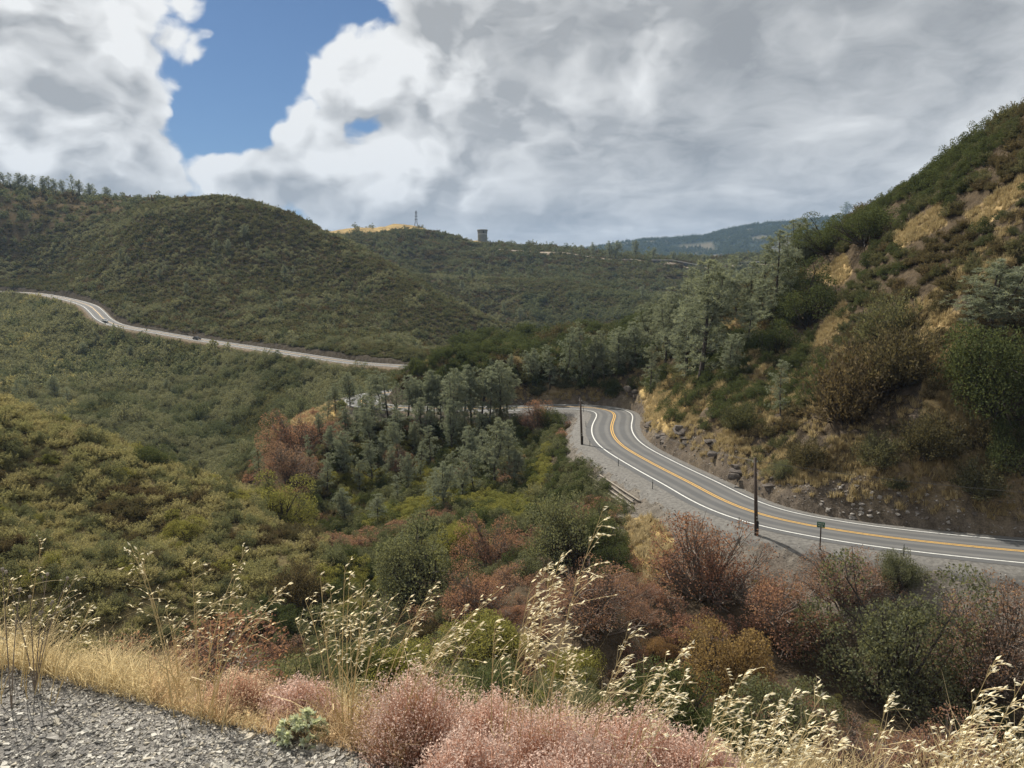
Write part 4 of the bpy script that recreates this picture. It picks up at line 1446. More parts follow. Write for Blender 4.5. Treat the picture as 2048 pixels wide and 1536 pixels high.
# dry grass on the cut bank and bare patches
TUFT = [tuft_proto(60 + k).mesh('grass_tuft', [M['strawbank']]) for k in range(4)]
gx, gy = rng.uniform(-20, 130, 170000), rng.uniform(60, 235, 170000)
rr = np.hypot(gx, gy); zz = gz(gx, gy); qx, qy = project(gx, gy, zz)
dr, sg, _, _ = road_near(gx, gy)
bp_ = np.zeros(len(gx), bool)
for p in BARE: bp_ |= inpoly(qx, qy, p)
nz = fbm(gx / 6, gy / 6, 3, 131)
pr = np.where((sg > 0) & (dr > 5.9) & (dr < 30), np.clip((nz + np.where(qx < 1620, .32, .20)) * 3.2, .15, 1) * np.clip((dr - 5) / 4, .2, .95), 0)
pr = np.where((sg > 0) & bp_ & (rr < 230), .85, pr)
m = (rng.random(len(gx)) < pr) & visible(gx, gy, zz, 2) & (np.abs(np.arctan2(gx, gy)) < R(38)) & (rr < 235)
n = int(m.sum()); s_ = rng.uniform(.45, 1.05, n)
lib = library('bank_tuft', TUFT)
stuff('bank_dry_grass', lib, np.c_[gx, gy, zz][m], np.c_[s_ * 1.3, s_ * 1.3, s_], np.c_[rng.normal(size=n) * .2, rng.normal(size=n) * .2, rng.uniform(0, 6, n)], rng.integers(0, 4, n), 'dry tan grass clinging to the cut bank above the road', 'grass')
# straw patches: knoll, patch by the road, bits of the fill
gx, gy = rng.uniform(-70, 60, 60000), rng.uniform(50, 190, 60000)
zz = gz(gx, gy); qx, qy = project(gx, gy, zz); rr = np.hypot(gx, gy)
m = (inpoly(qx, qy, [(1255, 1040), (1300, 1030), (1350, 1080), (1330, 1150), (1280, 1180), (1250, 1100)]) & (rr < 100)) | (inpoly(qx, qy, [(560, 850), (566, 812), (690, 800), (680, 842), (620, 852)]) & (rr > 140) & (rr < 205))
dr, sg, _, _ = road_near(gx, gy)
m &= dr > 7
n = int(m.sum()); s_ = rng.uniform(.5, 1.0, n)
TUFT2 = [tuft_proto(70 + k).mesh('straw_tuft', [M['straw']]) for k in range(3)]
stuff('straw_grass', library('straw_tuft', TUFT2), np.c_[gx, gy, zz][m], np.c_[s_ * 1.3, s_ * 1.3, s_], np.c_[rng.normal(size=n) * .2, rng.normal(size=n) * .2, rng.uniform(0, 6, n)], rng.integers(0, 3, n), 'straw-yellow grass patches on the knoll and the road embankment', 'grass')
print('tufts', n)

# ------------------------------------------------------------------ roadside things
M['wood'] = simple_mat('pole_wood', (.085, .062, .048), .85, 6, .35)
M['tar'] = simple_mat('pole_tar', (.018, .016, .015), .8, 6, .3)
M['metal'] = simple_mat('galvanised_metal', (.32, .32, .31), .5, 5, .2, metal=.5)
M['darkmetal'] = simple_mat('dark_steel', (.05, .05, .05), .6, 5, .3)
M['rail'] = simple_mat('weathered_rail', (.27, .235, .19), .8, 3, .35)
M['green'] = simple_mat('sign_green', (.035, .13, .070), .5, 4, .15)
M['pale'] = simple_mat('sign_marks', (.55, .60, .52), .5, 4, .1)
M['rock'] = simple_mat('rock', (.15, .128, .110), .9, 2.5, .45, bump=.5)
M['palerock'] = simple_mat('pale_rock', (.30, .275, .245), .9, 3, .35, bump=.5)
M['darkrock'] = simple_mat('dark_rock', (.105, .088, .074), .9, 1.6, .5, bump=.8)


def on_plane(px, py, dz):
    a, t = pdir(px, py)
    r = (RZ + dz) / float(t)
    return np.array([r * math.sin(a), r * math.cos(a), EYE + RZ + dz])


def ground_at(px, py, dz=-.12):
    """a spot on the road shoulder or the bank beside it"""
    p = on_plane(px, py, dz)
    d, sg, zr, _ = road_near(p[:1], p[1:2])
    if d[0] > 6.7:
        p = hit(px, py, 55)
    return p


def utility_pole(p, h, lean, lab):
    e = obj('utility_pole', None, None, lab, 'pole', loc=p)
    b = MB().tube([(0, 0, -.5), (lean * .5, 0, h * .5), (lean, 0, h)], [.19, .165, .13], 10)
    obj('pole_shaft', b.mesh('pole_shaft', M['wood'], True), e)
    b = MB().lathe([(.198, -.2), (.196, 1.25)], 10, cap=False)
    obj('tar_band', b.mesh('tar_band', M['tar'], True), e)
    for z in (1.45, 1.75):
        obj('tag', MB().box((lean * z / h * .8, -.19, z), (.05, .012, .05)).mesh('tag', M['pale']), e)
    for dx in (-.2, .2):
        b = MB().lathe([(.02, 0), (.045, .03), (.03, .08), (.045, .12), (.015, .16)], 8, c=(lean * .97 + dx, 0, h - .45))
        b.box((lean * .97 + dx * .6, 0, h - .45), (.1, .02, .02))
        obj('insulator', b.mesh('insulator', M['pale']), e)
    return [np.array(p) + np.array([lean + dx, 0, h - .3]) for dx in (-.2, .2)]


tA = utility_pole(ground_at(1513, 1068), 7.6, -.40, 'dark wooden utility pole at the road edge left of the green sign'.replace('left of', 'beside'))
tB = utility_pole(ground_at(1164, 888), 7.4, -.35, 'thin wooden utility pole inside the road bend')
pc_ = road[6] + np.r_[rn[6] * -6.2, -.2]
tC = utility_pole(pc_, 8.0, .1, 'wooden utility pole farther down the straight stretch of road')
for (q0, q1), lab in (((tA, tB), 'thin power line from the road edge pole to the bend pole'), ((tA, tC), 'thin power line from the road edge pole down the straight')):
    for k in (0, 1):
        t = np.linspace(0, 1, 24)[:, None]
        c = q0[k] * (1 - t) + q1[k] * t
        c[:, 2] -= 1.1 * 4 * (t * (1 - t))[:, 0]
        o = obj('power_line', MB().tube(c, .009, 4).mesh('power_line', M['darkmetal']), None, lab, 'wire', lab + ' pair')

# reflective marker posts
dl_txt = ['marker post beside the utility pole at the road edge', 'marker post behind the small grey-green bush', 'marker post by the lower end of the steel rails', 'marker post by the upper end of the steel rails', 'marker post at the foot of the bend pole',
          'marker post on the gravel inside the bend', 'marker post at the top of the bend']
post = MB().box((0, 0, .52), (.045, .016, .58)).mesh('post', M['darkmetal'])
refl = MB().box((0, -.02, .98), (.036, .004, .07)).mesh('reflector', M['pale'])
for (bx_, by_), lab in zip([(1478, 1056), (1807, 1113), (1305, 978), (1237, 933), (1180, 893), (1172, 855), (1167, 824)], dl_txt):
    e = obj('marker_post', None, None, 'thin dark ' + lab, 'post', loc=ground_at(bx_, by_))
    obj('post', post, e); obj('reflector', refl, e)
    e.rotation_euler = (0, rng.normal() * .02, rng.normal() * .3)

# green sign
p = ground_at(1640, 1096)
e = obj('road_sign', None, None, 'small green sign on a wooden post at the road edge', 'sign', loc=p)
e.rotation_euler = (0, 0, R(-28))
obj('post', MB().box((0, 0, 1.0), (.055, .055, 1.25)).mesh('post', M['wood']), e)
pn = obj('sign_panel', MB().box((0, -.075, 2.22), (.34, .012, .26)).mesh('sign_panel', M['green']), e)
for zc, xs in ((2.32, (-.22, -.12, -.02, .09, .20)), (2.12, (-.20, -.09, .03, .14))):
    for xx in xs:
        obj('marking', MB().box((xx, -.091, zc), (.034, .003, .055)).mesh('marking', M['pale']), pn)
# culvert marker on the hill side
p = on_plane(1518, 990, -.1)
e = obj('culvert_marker', None, None, 'small pale marker plate on a post at the hill side of the road', 'marker', loc=p)
obj('post', MB().box((0, 0, .35), (.03, .02, .55)).mesh('post', M['darkmetal']), e)
obj('plate', MB().box((0, -.03, .75), (.13, .01, .28)).mesh('plate', M['metal']), e)
# stacked steel rails holding the embankment
i0 = int(np.argmin(np.hypot(*(road[:, :2] - on_plane(1262, 985, 0)[:2]).T))); i1 = int(np.argmin(np.hypot(*(road[:, :2] - on_plane(1205, 922, 0)[:2]).T)))
lo_, hi_ = min(i0, i1), max(i0, i1)
mid_ = road[(lo_ + hi_) // 2]
e = obj('retaining_rails', None, None, 'row of weathered steel rails laid along the gravel embankment', 'rails', loc=mid_)
for k in range(5):
    a0 = lo_ + [0, 1, 0, 2, 5][k]; a1 = hi_ - [2, 8, 0, 4, 0][k]
    idx = np.arange(a0, max(a1, a0 + 6))
    s0 = -7.9 - .42 * k
    q = np.c_[road[idx, :2] + rn[idx] * s0, np.zeros(len(idx))]
    q[:, 2] = np.maximum(gz(q[:, 0], q[:, 1]), road[idx, 2] - 1.5 - .3 * k) + .22
    q = smooth_line(q, 30)
    obj('rail', MB().tube(q - mid_, .11, 6).mesh('rail', M['rail'], True), e)
for f in (.15, .5, .85):
    k = int(lo_ + (hi_ - lo_) * f)
    q0 = np.r_[road[k, :2] + rn[k] * -7.7, road[k, 2] - 1.15]; q1 = np.r_[road[k, :2] + rn[k] * -9.8, road[k, 2] - 2.6]
    obj('stake', MB().tube([q0 - mid_, q1 - mid_], .07, 5).mesh('stake', M['darkmetal']), e)


# ------------------------------------------------------------------ rocks
def rock_mesh(seed, mat, n=2):
    rg = np.random.default_rng(seed)
    import bmesh
    bm = bmesh.new()
    bmesh.ops.create_icosphere(bm, subdivisions=n, radius=1)
    nrm = rdir(16, rg); off = rg.uniform(.42, .85, 16)
    for v in bm.verts:
        p = np.array(v.co)
        for a, b in zip(nrm, off):
            d = p @ a
            if d > b: p = p - a * (d - b)
        v.co = p * (1 + rg.normal() * .03)
    me = bpy.data.meshes.new('rock'); bm.to_mesh(me); bm.free()
    me.materials.append(mat)
    return me


RK = [rock_mesh(1 + k, M['palerock']) for k in range(4)]
RD = [rock_mesh(20 + k, M['rock']) for k in range(4)]
RB = [rock_mesh(30 + k, M['darkrock'], 3) for k in range(4)]
for (px_, py_, wp_, hp_, lab) in [(1895, 965, 70, 60, 'dark jutting rock ledge on the cut bank'), (1840, 1000, 60, 40, 'dark rock at the foot of the jutting ledge'), (1380, 880, 60, 45, 'dark rock outcrop low on the grassy cut'), (1440, 905, 60, 40, 'dark rock outcrop beside the dry grass tufts'),
                                  (1490, 955, 60, 50, 'broken dark rock behind the utility pole'), (1300, 860, 35, 30, 'small dark rock at the inner toe of the bend'), (1330, 880, 45, 30, 'low dark rock above the edge line past the bend'), (1275, 795, 40, 40, 'dark rock face at the corner of the bend'),
                                  (1200, 795, 70, 22, 'low dark rock wall behind the bend'), (1130, 793, 70, 20, 'low dark rock wall farther round the bend'), (1550, 985, 50, 35, 'dark rock beside the culvert marker'), (1310, 745, 35, 45, 'tilted rock slab under the hillside pines'),
                                  (1700, 985, 60, 30, 'dark rock in the shade of the hanging shrub'), (1860, 740, 60, 40, 'dark rock step in the dry grass chute'), (1960, 1020, 70, 40, 'dark earthy rock near the end of the cut')]:
    p = hit(px_, py_, 60); r = math.hypot(p[0], p[1])
    k = rng.integers(0, 4)
    e = obj('rock_outcrop', None, None, lab, 'rock', loc=p)
    for q in range(5):
        o = obj('slab', RB[(k + q) % 4], e)
        w_, h_ = wp_ / FPX * r * .75, hp_ / FPX * r * .8
        o.location = (rng.normal() * w_ * .26, rng.normal() * w_ * .12 + .22 * w_ + .16 * w_ * q, h_ * (.02 + .15 * q) - .2 * h_)
        o.scale = (w_ * rng.uniform(.22, .42), w_ * rng.uniform(.25, .4), h_ * rng.uniform(.14, .26))
        o.rotation_euler = (.25 + rng.normal() * .12, rng.normal() * .15, rng.uniform(-.5, .5))
i_s = int(np.argmin(np.hypot(*(road[:, :2] - on_plane(1740, 1060, 0)[:2]).T)))
for k in range(110):
    i = int(np.clip(rng.normal(i_s, 5) if k < 45 else rng.uniform(4, 150), 2, len(road) - 2))
    s_ = rng.uniform(5.0, 7.4)
    q = road[i, :2] + rn[i] * s_
    zq = max(float(gz(q[0], q[1])), road[i, 2] - .35 if s_ < 5.6 else -99)
    pale = k < 45
    o = obj('fallen_rock', (RK if pale else RD)[k % 4], None, 'pale fallen rock at the toe of the cut opposite the green sign' if pale else 'brown fallen rock along the hill side edge of the road', 'rock', 'pale rocks opposite the sign' if pale else 'brown rocks along the road toe', loc=(q[0], q[1], zq + .03))
    sc = rng.uniform(.10, .34) * (1.1 if pale else 1)
    o.scale = (sc * rng.uniform(.8, 1.5), sc, sc * rng.uniform(.5, .9))
    o.rotation_euler = (0, 0, rng.uniform(0, 6.28))
# rubble on the embankment and the toe
n = 9000
ii = rng.integers(2, min(170, len(road) - 2), n); side = rng.random(n) < .62
s_ = np.where(side, -rng.uniform(6.4, 14, n), rng.uniform(4.9, 8.5, n))
q = road[ii, :2] + rn[ii] * s_[:, None] + rng.normal(size=(n, 2)) * .3
zq = gz(q[:, 0], q[:, 1])
rib = np.where((s_ < 0) & (s_ > -7.4), road[ii, 2] - .32 - np.maximum(-s_ - 6.6, 0) * .8, np.where((s_ > 0) & (s_ < 5.7), road[ii, 2] - .15, -99))
zq = np.maximum(zq, rib)
sc = rng.uniform(.03, .13, n) * np.where(side, 1, 1.2)
stuff('embankment_rubble', library('rubble', RK + RD), np.c_[q, zq], np.c_[sc * 1.2, sc, sc * .7], np.c_[np.zeros((n, 2)), rng.uniform(0, 6, n)], rng.integers(0, 8, n), 'loose grey rubble on the road embankment and cut toe', 'rubble')


# ------------------------------------------------------------------ cars on the distant road
M['glass'] = simple_mat('car_glass', (.015, .018, .02), .12, 3, .1)
M['tyre'] = simple_mat('tyre', (.02, .02, .02), .9, 9, .2)
M['silver'] = simple_mat('silver_car_paint', (.62, .63, .63), .3, 2, .04, metal=.2)
M['blackcar'] = simple_mat('dark_car_paint', (.05, .052, .055), .25, 2, .05)
M['lampw'] = simple_mat('headlamp', (.7, .7, .68), .2, 4, .05)


def car(p, heading, paint, lab):
    e = obj('car', None, None, lab, 'car', loc=p)
    e.rotation_euler = (0, 0, heading)

    def extrude(prof, w, inset=0):
        n = len(prof); b = MB()
        V = [(x, -w + inset * (z > 1.0), z) for x, z in prof] + [(x, w - inset * (z > 1.0), z) for x, z in prof]
        F = [tuple(range(n)), tuple(range(2 * n - 1, n - 1, -1))] + [(i, i + n, (i + 1) % n + n, (i + 1) % n) for i in range(n)]
        return b.add(V, F)
    body = [(-2.25, .35), (-2.3, .75), (-2.15, .98), (-1.2, 1.03), (1.0, 1.0), (2.1, .86), (2.3, .62), (2.25, .32)]
    obj('body', extrude(body, .90).mesh('body', paint), e)
    cab = [(-1.75, 1.02), (-1.25, 1.42), (-.9, 1.50), (.15, 1.48), (.45, 1.40), (1.15, 1.0)]
    cb = obj('cabin', extrude(cab, .80, .12).mesh('cabin', paint), e)
    obj('windscreen', MB().add([(.50, -.62, 1.38), (.50, .62, 1.38), (1.12, .72, 1.045), (1.12, -.72, 1.045), (.52, -.62, 1.40), (.52, .62, 1.40), (1.16, .72, 1.05), (1.16, -.72, 1.05)],
                               [(4, 5, 6, 7), (0, 3, 2, 1), (0, 1, 5, 4), (2, 3, 7, 6), (0, 4, 7, 3), (1, 2, 6, 5)]).mesh('windscreen', M['glass']), cb)
    for sy in (-1, 1):
        obj('side_window', MB().add([(-1.45, sy * .80, 1.06), (.85, sy * .80, 1.06), (.30, sy * .715, 1.38), (-1.15, sy * .715, 1.38), (-1.45, sy * .83, 1.06), (.85, sy * .83, 1.06), (.30, sy * .735, 1.38), (-1.15, sy * .735, 1.38)],
                                    [(4, 5, 6, 7), (3, 2, 1, 0), (0, 1, 5, 4), (2, 3, 7, 6), (1, 2, 6, 5), (3, 0, 4, 7)]).mesh('side_window', M['glass']), cb)
        obj('headlight', MB().box((2.22, sy * .66, .72), (.06, .17, .07)).mesh('headlight', M['lampw']), e)
        for sx in (-1.38, 1.42):
            w = MB(); th = np.linspace(0, 2 * math.pi, 14, endpoint=False)
            V = [(sx + .33 * math.cos(t), sy * .80, .33 + .33 * math.sin(t)) for t in th] + [(sx + .33 * math.cos(t), sy * .93, .33 + .33 * math.sin(t)) for t in th]
            w.add(V, [(i, (i + 1) % 14, (i + 1) % 14 + 14, i + 14) for i in range(14)] + [tuple(range(14)), tuple(range(27, 13, -1))])
            obj('wheel', w.mesh('wheel', M['tyre']), e)
    return e


for (qx, qy, paint, lab) in ((217, 645, M['silver'], 'white car coming round the bend of the distant road'), (401, 680, M['blackcar'], 'dark car on the straight stretch of the distant road')):
    az_, _ = pdir(qx, qy)
    rr_ = np.arctan2(road[:, 0], road[:, 1])
    cand = np.nonzero((np.hypot(road[:, 0], road[:, 1]) > 300) & (np.abs(rr_ - float(az_)) < .01))[0]
    i = int(cand[np.argmin(np.abs(rr_[cand] - float(az_)))])
    s_ = -1.8
    car((road[i, 0] + rn[i, 0] * s_, road[i, 1] + rn[i, 1] * s_, road[i, 2] + .02), math.atan2(-rt[i, 1], -rt[i, 0]), paint, lab)

# ------------------------------------------------------------------ hilltop things
def spot(px, r):
    a, _ = pdir(px, 500)
    x_, y_ = r * math.sin(a), r * math.cos(a)
    return np.array([x_, y_, float(gz(x_, y_))])


M['tank'] = simple_mat('tank_paint', (.17, .185, .175), .7, .3, .12)
M['tankband'] = simple_mat('tank_band', (.40, .42, .40), .7, .5, .1)
p = spot(965, 1003)
e = obj('water_tank', None, None, 'grey round water tank with a flared rim on the hilltop', 'tank', loc=p)
e.scale = (1.08, 1.08, .98)
obj('shell', MB().lathe([(5.5, -2), (5.6, 9.0)], 32).mesh('shell', M['tank'], False), e)
obj('band', MB().lathe([(5.75, 8.9), (5.75, 9.8)], 32).mesh('band', M['tankband']), e)
obj('upper_shell', MB().lathe([(5.7, 9.7), (6.0, 14.0)], 32).mesh('upper_shell', M['tank']), e)
obj('rim', MB().lathe([(6.2, 13.6), (6.4, 14.0), (6.4, 15.0), (6.0, 15.3)], 32).mesh('rim', M['tank']), e)
obj('hatch', MB().box((1.6, -5.85, 11.8), (.8, .3, 1.2)).mesh('hatch', M['darkmetal']), e)

p = spot(833, 1104)
H_ = 27.0
e = obj('lattice_pylon', None, None, 'thin steel lattice pylon on the golden grass hilltop', 'pylon', loc=p)
def pyl(z):
    f = z / H_
    return np.interp(f, [0, .42, 1], [3.6, 1.35, .75])
zs = [0, 4, 8, 11.4, 14.5, 17.5, 20.5, 23.5, 27]
for sx, sy in ((-1, -1), (-1, 1), (1, -1), (1, 1)):
    obj('leg', MB().tube([(sx * pyl(z), sy * pyl(z), z - .5 * (z == 0)) for z in zs], .16, 4).mesh('leg', M['darkmetal']), e)
for a, b in zip(zs[:-1], zs[1:]):
    bm_ = MB()
    for (s1x, s1y), (s2x, s2y) in (((-1, -1), (1, -1)), ((1, -1), (1, 1)), ((1, 1), (-1, 1)), ((-1, 1), (-1, -1))):
        bm_.tube([(s1x * pyl(a), s1y * pyl(a), a), (s2x * pyl(b), s2y * pyl(b), b)], .09, 3)
        bm_.tube([(s2x * pyl(a), s2y * pyl(a), a), (s1x * pyl(b), s1y * pyl(b), b)], .09, 3)
    obj('brace', bm_.mesh('brace', M['darkmetal']), e)
for z in (15.0, 19.5, 24.0):
    obj('crossarm', MB().box((0, 0, z), (2.0, .3, .28)).mesh('crossarm', M['darkmetal']), e)
for (q, rr_, h, lab) in ((906, 937, 10, 'thin distant pole on the slope below the pylon'), (985, 936, 7, 'thin distant pole just beside the water tank'), (1022, 948, 11, 'thin distant pole on the ridge past the water tank'), (1075, 947, 7, 'thin distant pole low on the ridge past the tank'),
                         (1193, 930, 12, 'thin distant pole among the ridge trees'), (1250, 922, 11, 'thin distant pole by the ridge road')):
    e = obj('distant_pole', None, None, lab, 'pole', loc=spot(q, rr_))
    obj('shaft', MB().tube([(0, 0, -.5), (0, 0, h)], [.2, .15], 6).mesh('shaft', M['wood']), e)
    obj('crossarm', MB().box((0, 0, h - .6), (1.0, .1, .1)).mesh('crossarm', M['wood']), e)
# ridge road, dirt track and long wall
M['dirt'] = simple_mat('pale_dirt', (.42, .345, .26), .95, .2, .2)
M['conc'] = simple_mat('pale_concrete', (.46, .44, .40), .8, .4, .12)
def strip(pts, w0, w1, mat, name, rise=.5):
    P = catmull(np.array([spot(a, b) for a, b in pts]), 4.0)
    P[:, 2] = gz(P[:, 0], P[:, 1]) + rise
    t = np.gradient(P[:, :2], axis=0); t /= np.linalg.norm(t, axis=1)[:, None]
    nn = np.c_[t[:, 1], -t[:, 0]]
    return P, nn, ribbon(name, P, nn, 0, 0, 0, mat, prof=[(w0 - 2, -2.5), (w0, 0), (w1, 0), (w1 + 2, -2.5)])
Pq, nq, me = strip([(1080, 932), (1130, 926), (1200, 918), (1280, 907), (1350, 892), (1420, 886), (1480, 886), (1560, 890)], -4, 4, M['dirt'], 'ridge_road', 1.2)
obj('ridge_road', me, kind='structure')
Pt, ntt, me = strip([(945, 915), (1000, 915), (1060, 922), (1100, 924)], -1.8, 1.8, M['dirt'], 'dirt_track', .7)
obj('dirt_track', me, kind='structure')
sel = [i for i in range(len(Pq)) if project(*Pq[i])[0] > 1295]
Pw = Pq[sel] + np.c_[nq[sel] * -3.0, np.zeros(len(sel))]
e = obj('roadside_wall', None, None, 'long dark wall with a pale top along the ridge road', 'wall', loc=Pw[0])
prev = None
for i in range(0, len(Pw) - 6, 6):
    a, b = Pw[i] - Pw[0], Pw[min(i + 6, len(Pw) - 1)] - Pw[0]
    d = unit(b - a); nrm = np.array([-d[1], d[0], 0]) * .2
    for nm, z0, z1, mt, g_ in (('panel', -.5, 2.6, 'darkmetal', 1.0), ('coping', 2.6, 3.5, 'conc', 1.6)):
        q = [a + nrm * g_ + (0, 0, z0), b + nrm * g_ + (0, 0, z0), b - nrm * g_ + (0, 0, z0), a - nrm * g_ + (0, 0, z0)]
        q2 = [v + (0, 0, z1 - z0) for v in q]
        obj(nm, MB().add(q + q2, [(3, 2, 1, 0), (4, 5, 6, 7), (0, 1, 5, 4), (1, 2, 6, 5), (2, 3, 7, 6), (3, 0, 4, 7)]).mesh(nm, M[mt]), e)

# ------------------------------------------------------------------ foreground: slate gravel
def slate_mesh(seed, mat):
    rg = np.random.default_rng(seed)
    k = rg.integers(5, 8)
    th = np.sort(rg.uniform(0, 2 * math.pi, k) * .35 + np.linspace(0, 2 * math.pi, k, endpoint=False) * 1.0)
    rad = rg.uniform(.6, 1.05, k)
    b = np.c_[rad * np.cos(th), rad * np.sin(th) * rg.uniform(.5, .85), np.full(k, -.16)]
    t = b * np.array([.86, .86, 1]); t[:, 2] = .16 + rg.normal(size=k) * .05
    F = [tuple(range(k - 1, -1, -1)), tuple(range(k, 2 * k))] + [(i, (i + 1) % k, (i + 1) % k + k, i + k) for i in range(k)]
    return MB().add(np.r_[b, t], F).mesh('slate_stone', mat)


SC = [('dark grey', simple_mat('dark_slate', (.080, .076, .070), .6, 20, .3)), ('mid grey', simple_mat('grey_slate', (.225, .208, .178), .6, 20, .3)), ('pale grey', simple_mat('pale_slate', (.44, .415, .355), .6, 20, .25)), ('tan', simple_mat('tan_slate', (.42, .375, .29), .7, 20, .25))]
SM = [(nm, slate_mesh(80 + 7 * q + k, mt)) for q, (nm, mt) in enumerate(SC) for k in range(3)]


def edge_at(a):
    return np.interp(a, [R(-62)] + ea_ + [R(62)], [4.6] + er_ + [1.9])


n = 32000
aa = rng.uniform(R(-39), R(2), n); ee = edge_at(aa)
rr = np.sqrt(rng.random(n) * (ee ** 2 - 1.9 ** 2) + 1.9 ** 2) + rng.normal(size=n) * .05
gx, gy = rr * np.sin(aa), rr * np.cos(aa); zz = gz(gx, gy)
sc = rng.gamma(2.0, .0026, n) + .0030
wts = np.array([.07, .06, .05, .16, .16, .14, .09, .09, .07, .04, .04, .03]); wts /= wts.sum()
pk = rng.choice(12, n, p=wts)
rot = np.c_[rng.normal(size=n) * .28, rng.normal(size=n) * .28, rng.uniform(0, 6.28, n)]
stuff('slate_gravel', library('gravel_chip', [m_ for _, m_ in SM]), np.c_[gx, gy, zz + sc * .12], np.c_[sc, sc, sc * .8], rot, pk, 'grey slate gravel covering the shoulder', 'gravel')
n = 190
aa = rng.uniform(R(-37), R(-5), n); ee = edge_at(aa); rr = np.sqrt(rng.random(n) * (ee ** 2 - 2.2 ** 2) + 2.2 ** 2) - .03
for i in range(n):
    x_, y_ = rr[i] * math.sin(aa[i]), rr[i] * math.cos(aa[i])
    nm, me = SM[rng.choice(12, p=wts)]
    s_ = rng.uniform(.013, .026) * (1.6 if i % 14 == 0 else 1)
    big = s_ > .027
    wh = 'near the grass fringe' if ee[i] - rr[i] < .35 else 'out on the gravel shoulder'
    lab = f"{'large' if big else 'flat'} {nm} slate stone lying {wh}"
    o = obj('slate_stone', me, None, lab, 'stone', lab + ' (set)', loc=(x_, y_, float(gz(x_, y_)) + s_ * .14))
    o.scale = (s_ * 1.15, s_, s_ * .8); o.rotation_euler = (rng.normal() * .15, rng.normal() * .15, rng.uniform(0, 6.28))

# ------------------------------------------------------------------ foreground: dry grass fringe
M['fringe'] = leaf_mat('fringe_straw', [(.58, .475, .29), (.63, .53, .34)], .4, tint=(1, 1, .92))
M['fringe2'] = leaf_mat('fringe_rust', [(.55, .41, .255), (.58, .44, .285)], .4, tint=(1, 1, .92))


def fringe(name, n, a0, a1, d0, d1, hlo, hhi, mat, label, seed, bits, lean=.12):
    rg = np.random.default_rng(seed)
    a = rg.uniform(a0, a1, n); r = edge_at(a) + d0 + (d1 - d0) * rg.random(n) ** 1.3
    x, y = r * np.sin(a), r * np.cos(a); z = gz(x, y)
    cl = np.clip(.55 + 1.5 * fbm(x * 3.1, y * 3.1, 3, seed), .25, 1.3)
    h = rg.uniform(hlo, hhi, n) * cl
    b = np.c_[x, y, z - .01]
    off = rg.normal(size=(n, 2)) * .52 * h[:, None] + np.array([lean, 0]) * h[:, None]
    t = b + np.c_[off, h]
    m = (b + t) / 2 + np.c_[-off * .18, h * .06]
    w = unit(np.c_[rg.normal(size=(n, 2)), np.zeros(n)]) * .0016
    V = np.stack([b - w, b + w, m + w * .8, m - w * .8, t + w * .2, t - w * .2], 1).reshape(-1, 3)
    i0 = np.arange(n)[:, None] * 6
    F = np.concatenate([i0 + np.array([[0, 1, 2, 3]]), i0 + np.array([[3, 2, 4, 5]])])
    p = PM(); p.add(V, F, np.repeat(rg.uniform(.6, 1.25, n), 6))
    k = rg.integers(0, n, bits); u = rg.uniform(.45, 1.02, bits)[:, None]
    c = b[k] * (1 - u) + t[k] * u + rg.normal(size=(bits, 3)) * .012
    p.leaves(c, unit(rdir(bits, rg) + np.array([.5, 0, .3])), rg.uniform(.008, .018, bits), rg.uniform(.0025, .005, bits), rg, .7, 1.4)
    return obj(name, p.mesh(name, [mat]), None, label, 'grass', None, 'stuff')


A_ = lambda q: float(pdir(q, 1400)[0])
fringe('dry_grass', 9500, A_(-250), A_(520), -.06, .95, .08, .26, M['fringe'], 'golden dry grass fringing the slate gravel', 3, 15000)
fringe('dry_grass', 5200, A_(300), A_(800), -.05, .6, .08, .24, M['fringe2'], 'orange-brown dry grass between the gravel and the oat clump', 4, 6000)
fringe('dry_grass', 4200, A_(620), A_(1150), .3, 1.3, .15, .42, M['fringe'], 'straw grass standing behind the pink mounds', 5, 5000)
fringe('dry_grass', 3600, A_(1350), A_(2250), .15, 1.3, .12, .38, M['fringe'], 'straw grass on the near slope under the tall oats', 6, 4500)

